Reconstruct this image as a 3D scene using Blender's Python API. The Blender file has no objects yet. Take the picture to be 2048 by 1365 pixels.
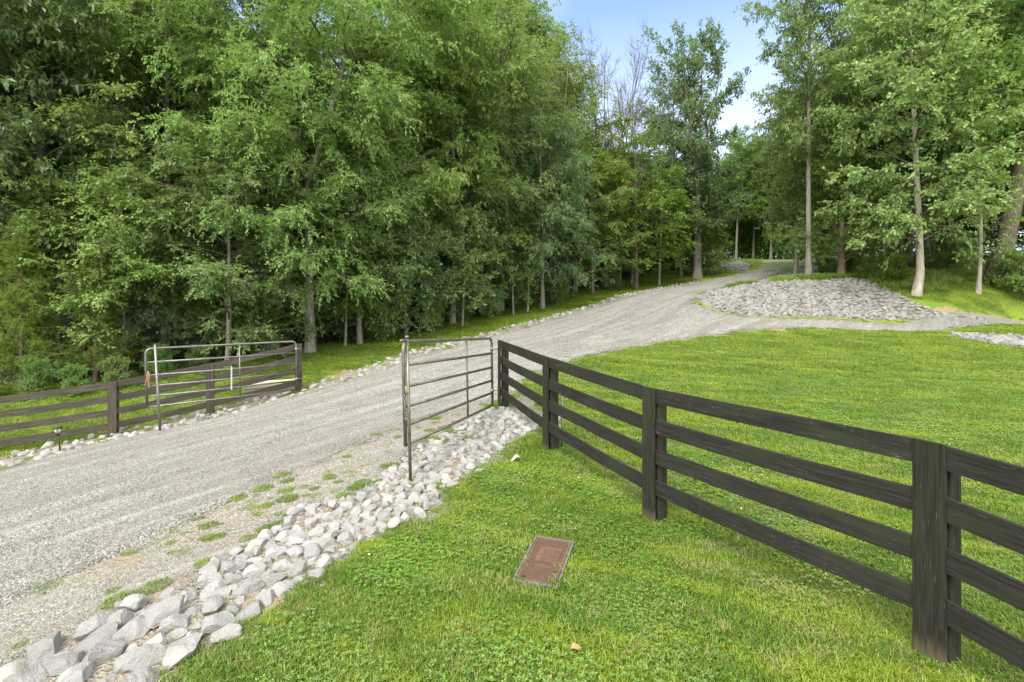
import bpy, bmesh, math, numpy as np
from mathutils import Vector, Matrix, noise as mnoise
R_ = np.random.RandomState
PI = math.pi
rad = math.radians
scene = bpy.context.scene
COL = scene.collection
F = 1000.0; CX = 1024.0; HY = 603.0; CAMH = 2.2

# ------------------------------------------------------------------ helpers
def P(px, py, Y):
    return np.array([(px-CX)/F*Y, Y, CAMH-(py-HY)/F*Y])

def link(o, parent=None, loc=None):
    COL.objects.link(o)
    if parent is not None: o.parent = parent
    if loc is not None: o.location = tuple(float(c) for c in loc)
    return o

def mesh_np(name, V, faces, mat=None, attrs=None, smooth=False):
    """faces: list of int arrays, each (n,k)"""
    V = np.asarray(V, np.float32)
    faces = [np.asarray(f, np.int32) for f in faces if len(f)]
    me = bpy.data.meshes.new(name)
    me.vertices.add(len(V)); me.vertices.foreach_set('co', V.ravel())
    loops = np.concatenate([f.ravel() for f in faces])
    tot = np.concatenate([np.full(len(f), f.shape[1], np.int32) for f in faces])
    start = np.concatenate([[0], np.cumsum(tot)[:-1]]).astype(np.int32)
    me.loops.add(len(loops)); me.loops.foreach_set('vertex_index', loops)
    me.polygons.add(len(tot)); me.polygons.foreach_set('loop_start', start); me.polygons.foreach_set('loop_total', tot)
    me.polygons.foreach_set('use_smooth', np.full(len(tot), smooth, bool))
    me.update(calc_edges=True)
    for k, v in (attrs or {}).items():
        a = me.attributes.new(k, 'FLOAT', 'POINT'); a.data.foreach_set('value', np.asarray(v, np.float32))
    if mat: me.materials.append(mat)
    return me

def obj(name, me, parent=None, loc=None):
    return link(bpy.data.objects.new(name, me), parent, loc)

def tag(o, label=None, cat=None, group=None, kind=None):
    if label: o['label'] = label
    if cat: o['category'] = cat
    if group: o['group'] = group
    if kind: o['kind'] = kind
    return o

def empty(name, loc, label, cat, group=None):
    o = bpy.data.objects.new(name, None); o.empty_display_size = .2
    link(o, None, loc); return tag(o, label, cat, group)

def tubes(Pt, Rd, sides=6, cap=False):
    """Pt (n,k,3), Rd (n,k) -> V, quads"""
    Pt = np.asarray(Pt, float); Rd = np.asarray(Rd, float)
    n, k, _ = Pt.shape
    T = np.gradient(Pt, axis=1); T /= np.linalg.norm(T, axis=2, keepdims=True)+1e-9
    ref = np.where(np.abs(T[:, :1, 2:3]) > .8, np.array([1., 0, 0]), np.array([0, 0, 1.]))
    ref = np.broadcast_to(ref, T.shape)
    A = np.cross(T, ref); A /= np.linalg.norm(A, axis=2, keepdims=True)+1e-9
    B = np.cross(T, A)
    a = np.arange(sides)*2*PI/sides
    V = Pt[:, :, None] + Rd[:, :, None, None]*(A[:, :, None]*np.cos(a)[:, None] + B[:, :, None]*np.sin(a)[:, None])
    idx = np.arange(n*k*sides).reshape(n, k, sides)
    q = np.stack([idx[:, :-1], np.roll(idx, -1, 2)[:, :-1], np.roll(idx, -1, 2)[:, 1:], idx[:, 1:]], -1).reshape(-1, 4)
    V = V.reshape(-1, 3)
    if cap:
        caps = np.concatenate([idx[:, 0][:, ::-1], idx[:, -1]])
        return V, [q, caps]
    return V, [q]

def join(parts):
    Vs, Fs, off = [], {}, 0
    for V, fs in parts:
        for f in fs:
            f = np.asarray(f); Fs.setdefault(f.shape[1], []).append(f+off)
        Vs.append(V); off += len(V)
    return np.concatenate(Vs), [np.concatenate(v) for v in Fs.values()]

def bm_obj(name, bm, mat, parent=None, loc=None, smooth=False):
    me = bpy.data.meshes.new(name); bm.to_mesh(me); bm.free()
    if smooth:
        for p in me.polygons: p.use_smooth = True
    if mat: me.materials.append(mat)
    return obj(name, me, parent, loc)

# ------------------------------------------------------------------ terrain
ctrl = [(0,0,0),(0,3,0),(0,6,0),(-.5,8,.02),(-.2,9.9,.08),(.6,7.35,0),(1.45,5.19,-.08),(2.62,3.13,-.06),
 (-3,3.3,-.15),(-1.3,6.1,-.02),(-6,4,-.45),(-9,10,-.84),(-7.8,11.1,-.68),(-9.3,11.6,-.96),(-7.6,12.6,-.66),(-5.6,13.2,-.2),(-11.5,11,-1.15),
 (-3,11.5,.0),(-5.3,13.5,-.12),(-4.1,15,.07),(-3.2,17,.38),(-.4,21,.88),(4.9,28,2.0),(9.6,32.5,2.95),(13.5,36,3.57),(18.2,40,4.4),(22.3,44,5.4),(22,52,6.55),(28.8,50,6.25),
 (1.48,14,.53),(5.2,17,.79),(8.1,19,1.04),(11.5,20,1.16),(20.5,20,1.22),(30,20.5,1.25),
 (23,22.5,1.3),(17.8,23,1.38),(13,22.5,1.46),(10.3,22.5,1.55),(9.1,23.5,1.92),(9,25,2.27),(10.3,27.5,2.64),(14,31.5,3.24),(18.6,36,4.04),(24.8,43,5.3),
 (18.3,27,3.4),(15.8,27.5,3.3),(13.6,28.5,3.08),(19.1,26,2.95),(19.4,24.3,2.5),(22.3,24,2.6),(24.4,25,3.2),(28,24,2.6),(16.5,28.2,3.46),(18.5,28.2,3.5),
 (-7.3,18,.3),(-.6,25,1.38),(4.8,31,2.55),(8.7,34,3.05),(14,38.3,3.95),(22.9,56,6.9),(28,62,7.2),(36,54,6.9),(45,50,6.8),
 (-13.3,13,-.62),(-9,15,-.2),(-14,18,-.1),(-8,25,.8),(0,38,3.0),(-20,30,1.0),(30,72,8),(10,60,6.8),(40,34,5.0),(30,30,4.3),(40,20,1.6),(30,10,.6),
 (10,3,0.05),(5,8,.15),(9,13,.5),(15,15,.75),(20,5,.1),(-20,5,-1.5),(-20,-12,-1.8),(10,-12,-.1),(-40,40,1.8),(-45,10,-1),(60,60,8),(60,10,1.2),(-30,90,8),(60,100,11),(5,100,10),(-1,-5,-.1),(-7,-4,-.8),(-12,2,-1.05)]
ctrl = np.array(ctrl, float)
def _tps(r2): return r2*np.log(r2+1e-9)
def _fit(c, lam=.06):
    n = len(c); d2 = ((c[:, None, :2]-c[None, :, :2])**2).sum(-1)
    K = _tps(d2)+lam*np.eye(n); Q = np.c_[np.ones(n), c[:, :2]]
    A = np.block([[K, Q], [Q.T, np.zeros((3, 3))]])
    s = np.linalg.solve(A, np.r_[c[:, 2], 0, 0, 0]); return s[:n], s[n:]
W_, L_ = _fit(ctrl)
def axis(lo, a, b, hi, s, g=1.12):
    mid = list(np.arange(a, b+1e-6, s)); st = s; x = a; left = []
    while x > lo: st *= g; x -= st; left.append(x)
    st = s; x = b; right = []
    while x < hi: st *= g; x += st; right.append(x)
    return np.array(left[::-1]+mid+right)
GX = axis(-320, -22, 34, 330, .35); GY = axis(-120, -4, 60, 420, .35)
def snoise(x, y, seed=0):
    r = R_(seed); z = np.zeros_like(x)
    for f, a in ((.35, 1), (.8, .5), (1.7, .25)):
        for _ in range(3):
            t = r.rand()*2*PI; z += a*np.sin(f*(x*math.cos(t)+y*math.sin(t))*2+r.rand()*6.28)
    return z/3.
def _height(x, y):
    xs = np.clip(x, -45, 62); ys = np.clip(y, -14, 100)
    d2 = (xs[..., None]-ctrl[:, 0])**2+(ys[..., None]-ctrl[:, 1])**2
    z = _tps(d2)@W_ + L_[0]+L_[1]*xs+L_[2]*ys
    return z + .018*snoise(x, y, 3)
gx, gy = np.meshgrid(GX, GY)
GZ = np.concatenate([_height(gx[i:i+20], gy[i:i+20]) for i in range(0, len(GY), 20)])
def H(x, y):
    x = np.asarray(x, float); y = np.asarray(y, float)
    i = np.clip(np.searchsorted(GX, x)-1, 0, len(GX)-2); j = np.clip(np.searchsorted(GY, y)-1, 0, len(GY)-2)
    u = (x-GX[i])/(GX[i+1]-GX[i]); v = (y-GY[j])/(GY[j+1]-GY[j])
    return (GZ[j, i]*(1-u)*(1-v)+GZ[j, i+1]*u*(1-v)+GZ[j+1, i]*(1-u)*v+GZ[j+1, i+1]*u*v)
def hit(px, py):
    Y = np.arange(1.5, 95, .04); X = (px-CX)/F*Y; z = CAMH-(py-HY)/F*Y
    b = np.nonzero(z <= H(X, Y))[0]
    y = Y[b[0]] if len(b) else 60.
    return ((px-CX)/F*y, y)
def on(px, Y): 
    x = (px-CX)/F*Y; return np.array([x, Y, float(H(x, Y))])

def sdf(x, y, poly):
    """signed distance, positive inside"""
    p = np.array(poly, float); q = np.roll(p, -1, 0)
    d = np.full(x.shape, 1e9); ins = np.zeros(x.shape, bool)
    for (ax, ay), (bx, by) in zip(p, q):
        ex, ey = bx-ax, by-ay; t = np.clip(((x-ax)*ex+(y-ay)*ey)/(ex*ex+ey*ey+1e-12), 0, 1)
        d = np.minimum(d, np.hypot(x-ax-t*ex, y-ay-t*ey))
        c = (ay > y) != (by > y)
        ins ^= c & (x < ex*(y-ay)/(ey if abs(ey) > 1e-12 else 1e-12)+ax)
    return np.where(ins, d, -d)
def px_poly(l): return [hit(*a) if len(a) == 2 else (a[0], a[1]) for a in l]

ROAD = ([(-9.5,-5),(-6.6,-1),(-4.9,1.5)] + px_poly([(0,1212),(130,1162),(300,1082),(450,1010),(570,955),(700,902),(790,866),(880,835),(985,800),(1040,765),(1130,722),(1200,706),(1330,687),(1450,666),(1600,657)])
  + [(15.5,20.5),(20.5,20.5),(30,20.3),(30,22.6),(23,22.4),(17.8,22.6),(13.2,22.3)] + px_poly([(1480,634),(1412,618),(1384,602),(1395,588),(1460,573),(1530,556),(1590,537)])
  + [(25.5,43.6),(31,48),(40,50.5),(40,54),(30,53.5),(25,50.5)] + px_poly([(1532,527),(1530,533),(1500,543),(1440,557),(1400,566),(1320,581),(1200,611),(1100,641),(1004,668),(920,690),(840,712),(750,745),(640,779),(545,806),(430,838),(330,862),(200,888),(0,942)])
  + [(-12.5,5.5),(-16,1),(-22,-5)])
BED = ([(-4.9,.4),(-3.9,1.5)] + px_poly([(0,1345),(45,1315),(115,1288),(205,1252),(225,1208),(290,1205),(395,1170),(415,1130),(510,1092),(600,1012),(690,1002),(745,978),(768,950),(800,922),(850,890),(940,845),(985,818),(1040,822),(1080,835),(1095,852),(1050,872),(1000,903),(960,940),(890,985),(850,1035),(760,1078),(690,1120),(640,1160),(590,1195),(500,1245),(430,1290),(340,1350)])
  + [(-2.2,2.5),(-3.0,1.0),(-3.8,-.2)])
VERGE = ([(-6.6,-1)] + px_poly([(0,1205),(130,1155),(300,1075),(450,1004),(570,950),(700,897),(790,862),(880,831),(985,798),(1060,790),(1100,850),(985,822),(850,885),(768,955),(690,1010),(600,1022),(510,1100),(415,1140),(395,1180),(290,1215),(205,1260),(0,1352)]) + [(-3.9,1.5)])
LSTRIP = ([(-13,4.5)] + px_poly([(0,945),(200,890),(330,862),(545,808),(640,781),(750,747),(840,714),(920,692),(1004,669),(1100,643),(1200,612),(1320,582),(1400,567),(1398,562),(1318,576),(1198,605),(1098,634),(1002,659),(918,680),(836,700),(745,730),(636,765),(545,792),(430,815),(320,846),(190,872),(0,915)]) + [(-13.4,5.3)])
BANK = px_poly([(1392,597),(1412,586),(1480,573),(1560,566),(1640,563),(1730,562),(1762,577),(1830,606),(1900,632),(1990,643),(1800,640),(1700,638),(1480,631),(1414,614)])
BANK2 = px_poly([(1500,571),(1545,556),(1590,541),(1640,532),(1660,548),(1600,560)])
ISLE = px_poly([(1440,532),(1480,524),(1500,532),(1495,543),(1452,541)])
RPATCH = px_poly([(1895,668),(1970,672),(2047,676),(2047,697),(1990,690),(1930,680)])+[]
FOREST_L = [(-60,14),(-17,14.2),(-12.5,14.2),(-9.5,16.5),(-7.5,18.4),(-4,21.5),(-1.2,25),(3.4,31.8),(7,36),(12,41.5),(17,50),(22,59),(27,66),(34,66),(40,62),(60,62),(60,150),(-60,150)]
FOREST_R = [(24,47),(18.3,30.2),(22,27.2),(27,25.8),(32,25),(80,26),(80,58),(45,58),(44,48.5),(31,46)]
SOIL_PX = [(650,752,.55),(585,770,.7),(700,742,.5),(1290,694,.8),(1205,710,.6),(1380,682,.8),(1450,672,.7),(1050,860,.35),(480,1285,.45),(560,1215,.25),(780,1082,.28),(870,1010,.32),(1030,842,.3),(1130,1222,.06),(650,790,.3),(1900,628,1.0),(1560,662,.6)]
SOIL = [(*hit(a, b), r) for a, b, r in SOIL_PX]
def soil_m(x, y):
    m = np.zeros_like(x)
    for a, b, r in SOIL: m = np.maximum(m, 1-np.hypot(x-a, y-b)/r)
    return m

# ------------------------------------------------------------------ materials
def new_mat(name):
    m = bpy.data.materials.new(name); m.use_nodes = True
    nt = m.node_tree; nt.nodes.clear(); return m, nt
class N:
    def __init__(s, nt): s.nt = nt
    def __call__(s, typ, ins=None, **kw):
        n = s.nt.nodes.new(typ)
        for k, v in kw.items(): setattr(n, k, v)
        for k, v in (ins or {}).items():
            sock = n.inputs[k]
            if isinstance(v, bpy.types.NodeSocket): s.nt.links.new(v, sock)
            else: sock.default_value = v
        return n
    def noise(s, vec, scale, detail=3, rough=.5): return s('ShaderNodeTexNoise', {'Vector': vec, 'Scale': scale, 'Detail': detail, 'Roughness': rough}).outputs[0]
    def ramp(s, fac, stops):
        n = s('ShaderNodeValToRGB', {'Fac': fac}); e = n.color_ramp.elements
        while len(e) < len(stops): e.new(.5)
        for i, (p, c) in enumerate(stops): e[i].position = p; e[i].color = (*c, 1) if len(c) == 3 else c
        return n.outputs[0]
    def mix(s, f, a, b, mode='MIX'):
        n = s('ShaderNodeMix', data_type='RGBA', blend_type=mode)
        for k, v in ((0, f), (6, a), (7, b)):
            if isinstance(v, bpy.types.NodeSocket): s.nt.links.new(v, n.inputs[k])
            else: n.inputs[k].default_value = v if k == 0 or len(v) == 4 else (*v, 1)
        return n.outputs[2]
    def math(s, op, a, b=0.):
        n = s('ShaderNodeMath', operation=op)
        for k, v in ((0, a), (1, b)):
            if isinstance(v, bpy.types.NodeSocket): s.nt.links.new(v, n.inputs[k])
            else: n.inputs[k].default_value = v
        return n.outputs[0]
    def mapr(s, v, a, b, c, d):
        return s('ShaderNodeMapRange', {0: v, 1: a, 2: b, 3: c, 4: d}).outputs[0]
    def out(s, sh): s('ShaderNodeOutputMaterial', {'Surface': sh})
    def bump(s, h, st, dist=.02): return s('ShaderNodeBump', {'Height': h, 'Strength': st, 'Distance': dist}).outputs[0]
    def pbsdf(s, col, rough=.8, spec=.3, normal=None, metal=0.):
        d = {'Base Color': col if isinstance(col, bpy.types.NodeSocket) else (*col, 1), 'Roughness': rough, 'Specular IOR Level': spec, 'Metallic': metal}
        if normal is not None: d['Normal'] = normal
        return s('ShaderNodeBsdfPrincipled', d).outputs[0]

def leaf_mat(name, dark, mid, light, trans=.42, rough=.5, spec=.4, far=.5):
    m, nt = new_mat(name); n = N(nt)
    t = n('ShaderNodeAttribute', attribute_name='tint').outputs['Fac']
    pos = n('ShaderNodeNewGeometry').outputs['Position']
    rnd = n('ShaderNodeObjectInfo').outputs['Random']
    big = n.noise(pos, .55, 2)
    v = n.math('ADD', n.math('MULTIPLY', t, .7), n.math('MULTIPLY', n.mapr(big, .3, .7, 0, 1), .3))
    c = n.ramp(v, [(.0, dark), (.5, mid), (1., light)])
    hsv = n('ShaderNodeHueSaturation', {'Color': c, 'Hue': n.mapr(rnd, 0, 1, .482, .516), 'Saturation': n.mapr(n.math('FRACT', n.math('MULTIPLY', rnd, 7.3)), 0, 1, 1.1, .82), 'Value': n.mapr(n.math('FRACT', n.math('MULTIPLY', rnd, 3.7)), 0, 1, .78, 1.25)}).outputs[0]
    p = n.pbsdf(hsv, rough, spec)
    tc = n.mix(.55, hsv, (.30, .42, .05), 'MIX')
    tr = n('ShaderNodeBsdfTranslucent', {'Color': tc}).outputs[0]
    n.out(n('ShaderNodeMixShader', {0: trans, 1: p, 2: tr}).outputs[0])
    return m
def bark_mat(name, a, b, scale=6.):
    m, nt = new_mat(name); n = N(nt)
    pos = n('ShaderNodeTexCoord').outputs['Object']
    mp = n('ShaderNodeMapping', {'Vector': pos, 'Scale': (scale*2.2, scale*2.2, scale*.45)}).outputs[0]
    w = n.noise(mp, 1., 6, .65); w2 = n.noise(pos, 1.4, 4)
    c = n.mix(n.mapr(w, .35, .65, 0, 1), a, b)
    c = n.mix(n.mapr(w2, .52, .68, 0, .6), c, (.10, .12, .06))
    n.out(n.pbsdf(c, .9, .15, n.bump(w, .8, .03)))
    return m
def ground_mats():
    d = {}
    # lawn / forest floor sheet
    m, nt = new_mat('ground_soil_and_turf'); n = N(nt)
    pos = n('ShaderNodeNewGeometry').outputs['Position']
    fo = n('ShaderNodeAttribute', attribute_name='forest').outputs['Fac']
    so = n('ShaderNodeAttribute', attribute_name='soil').outputs['Fac']
    a = n.noise(pos, 22, 5, .7); b = n.noise(pos, .5, 3); f_ = n.noise(pos, 90, 4, .8)
    g = n.mix(a, (.10, .16, .018), (.20, .30, .035)); g = n.mix(n.mapr(b, .4, .65, 0, .6), g, (.23, .30, .04))
    s = n.mix(n.noise(pos, 30, 5, .7), (.24, .165, .085), (.40, .32, .20))
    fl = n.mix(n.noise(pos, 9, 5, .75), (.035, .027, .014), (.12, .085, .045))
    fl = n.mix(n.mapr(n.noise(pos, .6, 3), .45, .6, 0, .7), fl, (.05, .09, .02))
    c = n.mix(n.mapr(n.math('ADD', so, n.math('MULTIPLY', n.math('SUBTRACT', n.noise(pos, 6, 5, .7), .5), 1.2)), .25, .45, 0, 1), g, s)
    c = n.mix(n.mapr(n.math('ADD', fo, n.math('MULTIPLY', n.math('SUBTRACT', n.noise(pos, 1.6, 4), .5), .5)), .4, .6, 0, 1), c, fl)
    n.out(n.pbsdf(c, .95, .1, n.bump(n.math('ADD', a, f_), .9, .04))); d['ground'] = m
    # gravel road
    m, nt = new_mat('crushed_limestone_gravel'); n = N(nt)
    pos = n('ShaderNodeNewGeometry').outputs['Position']
    ed = n('ShaderNodeAttribute', attribute_name='edge').outputs['Fac']
    along = n('ShaderNodeAttribute', attribute_name='across').outputs['Fac']
    vo = n('ShaderNodeTexVoronoi', {'Vector': pos, 'Scale': 34.}); vo2 = n('ShaderNodeTexVoronoi', {'Vector': pos, 'Scale': 75.})
    sc = n('ShaderNodeSeparateColor', {'Color': vo.outputs['Color']}).outputs[0]
    sc2 = n('ShaderNodeSeparateColor', {'Color': vo2.outputs['Color']}).outputs[1]
    c = n.ramp(n.math('ADD', n.math('MULTIPLY', sc, .6), n.math('MULTIPLY', sc2, .4)), [(0., (0.109, 0.104, 0.091)), (.45, (0.196, 0.190, 0.172)), (1., (0.313, 0.304, 0.283))])
    c = n.mix(n.mapr(vo.outputs['Distance'], .3, .8, 0, .55), c, (0.148, 0.139, 0.117))
    big = n.noise(pos, .7, 4, .6)
    c = n.mix(n.mapr(big, .4, .65, 0, .35), c, (0.174, 0.164, 0.135))
    # worn wheel tracks: finer, paler dust
    c = n.mix(n.math('MULTIPLY', along, n.mapr(n.noise(pos, 2.5, 4), .3, .6, .1, .5)), c, (0.296, 0.287, 0.265))
    e = n.math('ADD', ed, n.math('MULTIPLY', n.math('SUBTRACT', n.noise(pos, 3.2, 5, .7), .5), 1.6))
    c = n.mix(n.mapr(e, .75, .15, 0, .75), c, n.mix(n.noise(pos, 40, 4, .8), (0.174, 0.139, 0.083), (0.296, 0.252, 0.174)))
    n.out(n.pbsdf(c, .92, .2, n.bump(n.math('SUBTRACT', 1., n.math('MINIMUM', vo.outputs['Distance'], vo2.outputs['Distance'])), .9, .02))); d['road'] = m
    # sandy verge
    m, nt = new_mat('sandy_verge_soil'); n = N(nt)
    pos = n('ShaderNodeNewGeometry').outputs['Position']
    vo = n('ShaderNodeTexVoronoi', {'Vector': pos, 'Scale': 60.})
    sc = n('ShaderNodeSeparateColor', {'Color': vo.outputs['Color']}).outputs[0]
    c = n.ramp(sc, [(0, (.13, .11, .075)), (.5, (.23, .20, .145)), (1, (.34, .32, .27))])
    c = n.mix(n.mapr(n.noise(pos, 2.3, 4), .50, .64, 0, .7), c, (.27, .195, .105))
    n.out(n.pbsdf(c, .95, .1, n.bump(n.math('ADD', vo.outputs['Distance'], n.noise(pos, 25, 5)), .8, .02))); d['soil'] = m
    return d
def rock_mat(name, k=1.):
    m, nt = new_mat(name); n = N(nt)
    oc = n('ShaderNodeTexCoord').outputs['Object']; pos = n('ShaderNodeNewGeometry').outputs['Position']
    rnd = n('ShaderNodeObjectInfo').outputs['Random']
    t = n('ShaderNodeAttribute', attribute_name='tint').outputs['Fac']
    r = n.math('FRACT', n.math('ADD', rnd, t))
    c = n.ramp(r, [(0, (.37*k, .365*k, .35*k)), (.6, (.50*k, .49*k, .465*k)), (.95, (.56*k, .55*k, .52*k)), (1, (.50*k, .46*k, .38*k))])
    w = n.noise(pos, 9, 6, .65)
    c = n.mix(n.mapr(w, .42, .62, 0, .45), c, (.30*k, .29*k, .265*k))
    c = n.mix(n.mapr(n.noise(pos, 4.5, 5, .7), .58, .70, 0, .6), c, (.38*k, .32*k, .20*k))
    n.out(n.pbsdf(c, .9, .2, n.bump(n.math('ADD', w, n.math('MULTIPLY', n.noise(pos, 45, 5, .7),   .5)), .95, .04)))
    return m
def wood_mat(name, base, light, algae, wear=False):
    m, nt = new_mat(name); n = N(nt)
    oc = n('ShaderNodeTexCoord').outputs['Object']; rnd = n('ShaderNodeObjectInfo').outputs['Random']
    off = n('ShaderNodeCombineXYZ', {'X': n.math('MULTIPLY', rnd, 37.), 'Y': n.math('MULTIPLY', rnd, 13.)}).outputs[0]
    p = n('ShaderNodeVectorMath', {0: oc, 1: off}, operation='ADD').outputs[0]
    g = n.noise(n('ShaderNodeMapping', {'Vector': p, 'Scale': (2.2, 46., 46.)}).outputs[0], 1., 6, .65)
    gs = n.noise(n('ShaderNodeMapping', {'Vector': p, 'Scale': (9., 150., 150.)}).outputs[0], 1., 4, .6)
    b = n.noise(n('ShaderNodeMapping', {'Vector': p, 'Scale': (1.2, 5., 5.)}).outputs[0], 1., 4, .6)
    c = n.mix(n.mapr(g, .35, .68, 0, 1), base, light)
    c = n.mix(n.mapr(b, .48, .66, 0, .75), c, algae)
    c = n.mix(n.mapr(gs, .66, .72, 0, .6), c, (.20, .19, .165))
    if wear:
        x = n('ShaderNodeSeparateXYZ', {0: oc}).outputs[0]
        w = n.math('ADD', x, n.math('MULTIPLY', n.math('SUBTRACT', g, .5), .35))
        c = n.mix(n.mapr(w, .26, .06, 0, .85), c, (.15, .125, .065))
    n.out(n.pbsdf(c, .85, .18, n.bump(n.math('ADD', g, gs), .55, .006)))
    return m
def metal_mat(name, a, b, rust=.0, rough=.42, metal=.6):
    m, nt = new_mat(name); n = N(nt)
    pos = n('ShaderNodeNewGeometry').outputs['Position']
    c = n.mix(n.mapr(n.noise(pos, 7, 5, .65), .35, .65, 0, 1), a, b)
    if rust: c = n.mix(n.mapr(n.noise(pos, 11, 5, .7), .62, .70, 0, rust), c, (.22, .11, .05))
    n.out(n.pbsdf(c, rough, .5, n.bump(n.noise(pos, 60, 4), .15, .004), metal))
    return m
def plain_mat(name, c1, c2, scale=12, rough=.8, spec=.3, bump=.3, dist=.01):
    m, nt = new_mat(name); n = N(nt)
    pos = n('ShaderNodeNewGeometry').outputs['Position']
    w = n.noise(pos, scale, 6, .7)
    n.out(n.pbsdf(n.mix(n.mapr(w, .3, .7, 0, 1), c1, c2), rough, spec, n.bump(w, bump, dist)))
    return m
GM = ground_mats()
M = {
 'rock': rock_mat('pale_limestone', .65), 'rock_far': rock_mat('weathered_limestone', .49),
 'rail': wood_mat('black_stained_rail_wood', (.011, .0105, .009), (.030, .029, .024), (.026, .031, .016)),
 'post': wood_mat('black_stained_post_wood', (.011, .0105, .008), (.030, .030, .021), (.028, .036, .014), True),
 'oldrail': wood_mat('weathered_brown_rail_wood', (.028, .024, .018), (.10, .088, .068), (.045, .045, .03)),
 'gate_r': metal_mat('dull_bronze_gate_tube', (.12, .11, .085), (.22, .205, .165), .5),
 'gate_l': metal_mat('grey_galvanised_gate_tube', (.13, .125, .11), (.22, .21, .19), .15),
 'steel': metal_mat('grey_steel', (.16, .16, .15), (.28, .28, .26), .3),
 'chain': metal_mat('bright_zinc_chain', (.6, .6, .58), (.75, .75, .72), 0, .35, .5),
 'black': plain_mat('black_plastic', (.012, .012, .012), (.025, .024, .022), 20, .5, .4, .1),
 'lens': plain_mat('dusty_lamp_lens', (.42, .40, .30), (.55, .54, .44), 20, .3, .5, .05),
 'concrete': plain_mat('aged_concrete', (.24, .23, .20), (.40, .38, .33), 9, .9, .2, .4),
 'sandc': plain_mat('tan_concrete', (.42, .36, .25), (.50, .45, .34), 12, .9, .2, .3),
 'lid': plain_mat('rusty_cast_iron', (0.083, 0.045, 0.030), (0.147, 0.086, 0.059), 26, .75, .35, .5, .004),
 'lid2': plain_mat('rusty_iron_ridge', (0.089, 0.047, 0.030), (0.166, 0.098, 0.065), 40, .7, .35, .4, .003),
 'frame': plain_mat('grey_meter_box_plastic', (0.098, 0.096, 0.100), (0.164, 0.160, 0.160), 14, .8, .3, .3),
 'orange': plain_mat('faded_orange_twine', (.28, .13, .07), (.40, .24, .16), 60, .9, .1, .3),
 'white': plain_mat('clover_flower_white', (.62, .62, .55), (.75, .75, .7), 60, .9, .1, .1),
 'dryleaf': plain_mat('dry_brown_leaf', (.28, .16, .07), (.42, .27, .14), 60, .9, .1, .3),
 'paleleaf': plain_mat('bleached_leaf', (.55, .50, .38), (.68, .64, .5), 60, .9, .1, .3),
}
LF = {
 'horn': leaf_mat('hornbeam_leaves', (0.100, 0.169, 0.045), (0.183, 0.294, 0.075), (0.321, 0.441, 0.120)),
 'beech': leaf_mat('beech_leaves', (0.100, 0.176, 0.048), (0.183, 0.308, 0.078), (0.306, 0.426, 0.135)),
 'hick': leaf_mat('hickory_leaves', (0.064, 0.114, 0.054), (0.115, 0.192, 0.083), (0.200, 0.294, 0.127), .25, .4, .5),
 'oak': leaf_mat('oak_leaves', (0.077, 0.139, 0.057), (0.138, 0.228, 0.084), (0.230, 0.338, 0.135), .25, .45, .45),
 'cedar': leaf_mat('cedar_needles', (0.068, 0.117, 0.020), (0.130, 0.206, 0.037), (0.215, 0.294, 0.060), .2, .7, .2),
 'grey': leaf_mat('greyish_green_leaves', (0.077, 0.139, 0.052), (0.138, 0.228, 0.090), (0.245, 0.345, 0.150)),
 'yel': leaf_mat('yellow_green_leaves', (0.092, 0.169, 0.027), (0.183, 0.294, 0.037), (0.336, 0.441, 0.075)),
 'shade': leaf_mat('understorey_leaves', (0.077, 0.147, 0.038), (0.153, 0.256, 0.065), (0.260, 0.367, 0.097)),
 'grass': leaf_mat('lawn_grass_blades', (.065, .125, .012), (.13, .225, .022), (.26, .34, .06), .35, .55, .25),
 'clover': leaf_mat('clover_leaflets', (.10, .19, .03), (.15, .26, .04), (.21, .33, .07), .3, .5, .25),
}
# lawn blades get large-scale mottling (mown stripes, yellow and dark patches)
def lawn_mat():
    m, nt = new_mat('mown_lawn_blades'); n = N(nt)
    t = n('ShaderNodeAttribute', attribute_name='tint').outputs['Fac']
    pos = n('ShaderNodeNewGeometry').outputs['Position']
    mr = n('ShaderNodeMapping', {'Vector': pos, 'Rotation': (0, 0, rad(24))}).outputs[0]
    mp = n('ShaderNodeMapping', {'Vector': mr, 'Scale': (.3, 1.5, 0)}).outputs[0]
    st = n.noise(mp, 1.5, 4, .6); pa = n.noise(pos, 1.1, 4, .65); pb = n.noise(pos, 4., 3, .6)
    c = n.ramp(t, [(0, (0.088, 0.155, 0.014)), (.45, (0.154, 0.245, 0.025)), (.85, (0.238, 0.327, 0.050)), (.9, (0.317, 0.284, 0.117)), (1, (0.405, 0.344, 0.198))])
    c = n.mix(n.mapr(n.noise(mp, 2.3, 3, .6), .55, .42, .0, .55), c, (.075, .155, .014), 'MIX')
    c = n.mix(n.mapr(st, .48, .58, 0, .7), c, (0.264, 0.344, 0.032), 'MIX')
    c = n.mix(n.mapr(pa, .50, .62, 0, .7), c, (0.097, 0.185, 0.018), 'MIX')
    c = n.mix(n.mapr(pb, .56, .68, 0, .6), c, (0.299, 0.284, 0.099), 'MIX')
    p = n.pbsdf(c, .5, .3); tr = n('ShaderNodeBsdfTranslucent', {'Color': n.mix(.4, c, (.34, .46, .04))}).outputs[0]
    n.out(n('ShaderNodeMixShader', {0: .35, 1: p, 2: tr}).outputs[0]); return m
M['lawn'] = lawn_mat()
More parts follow.
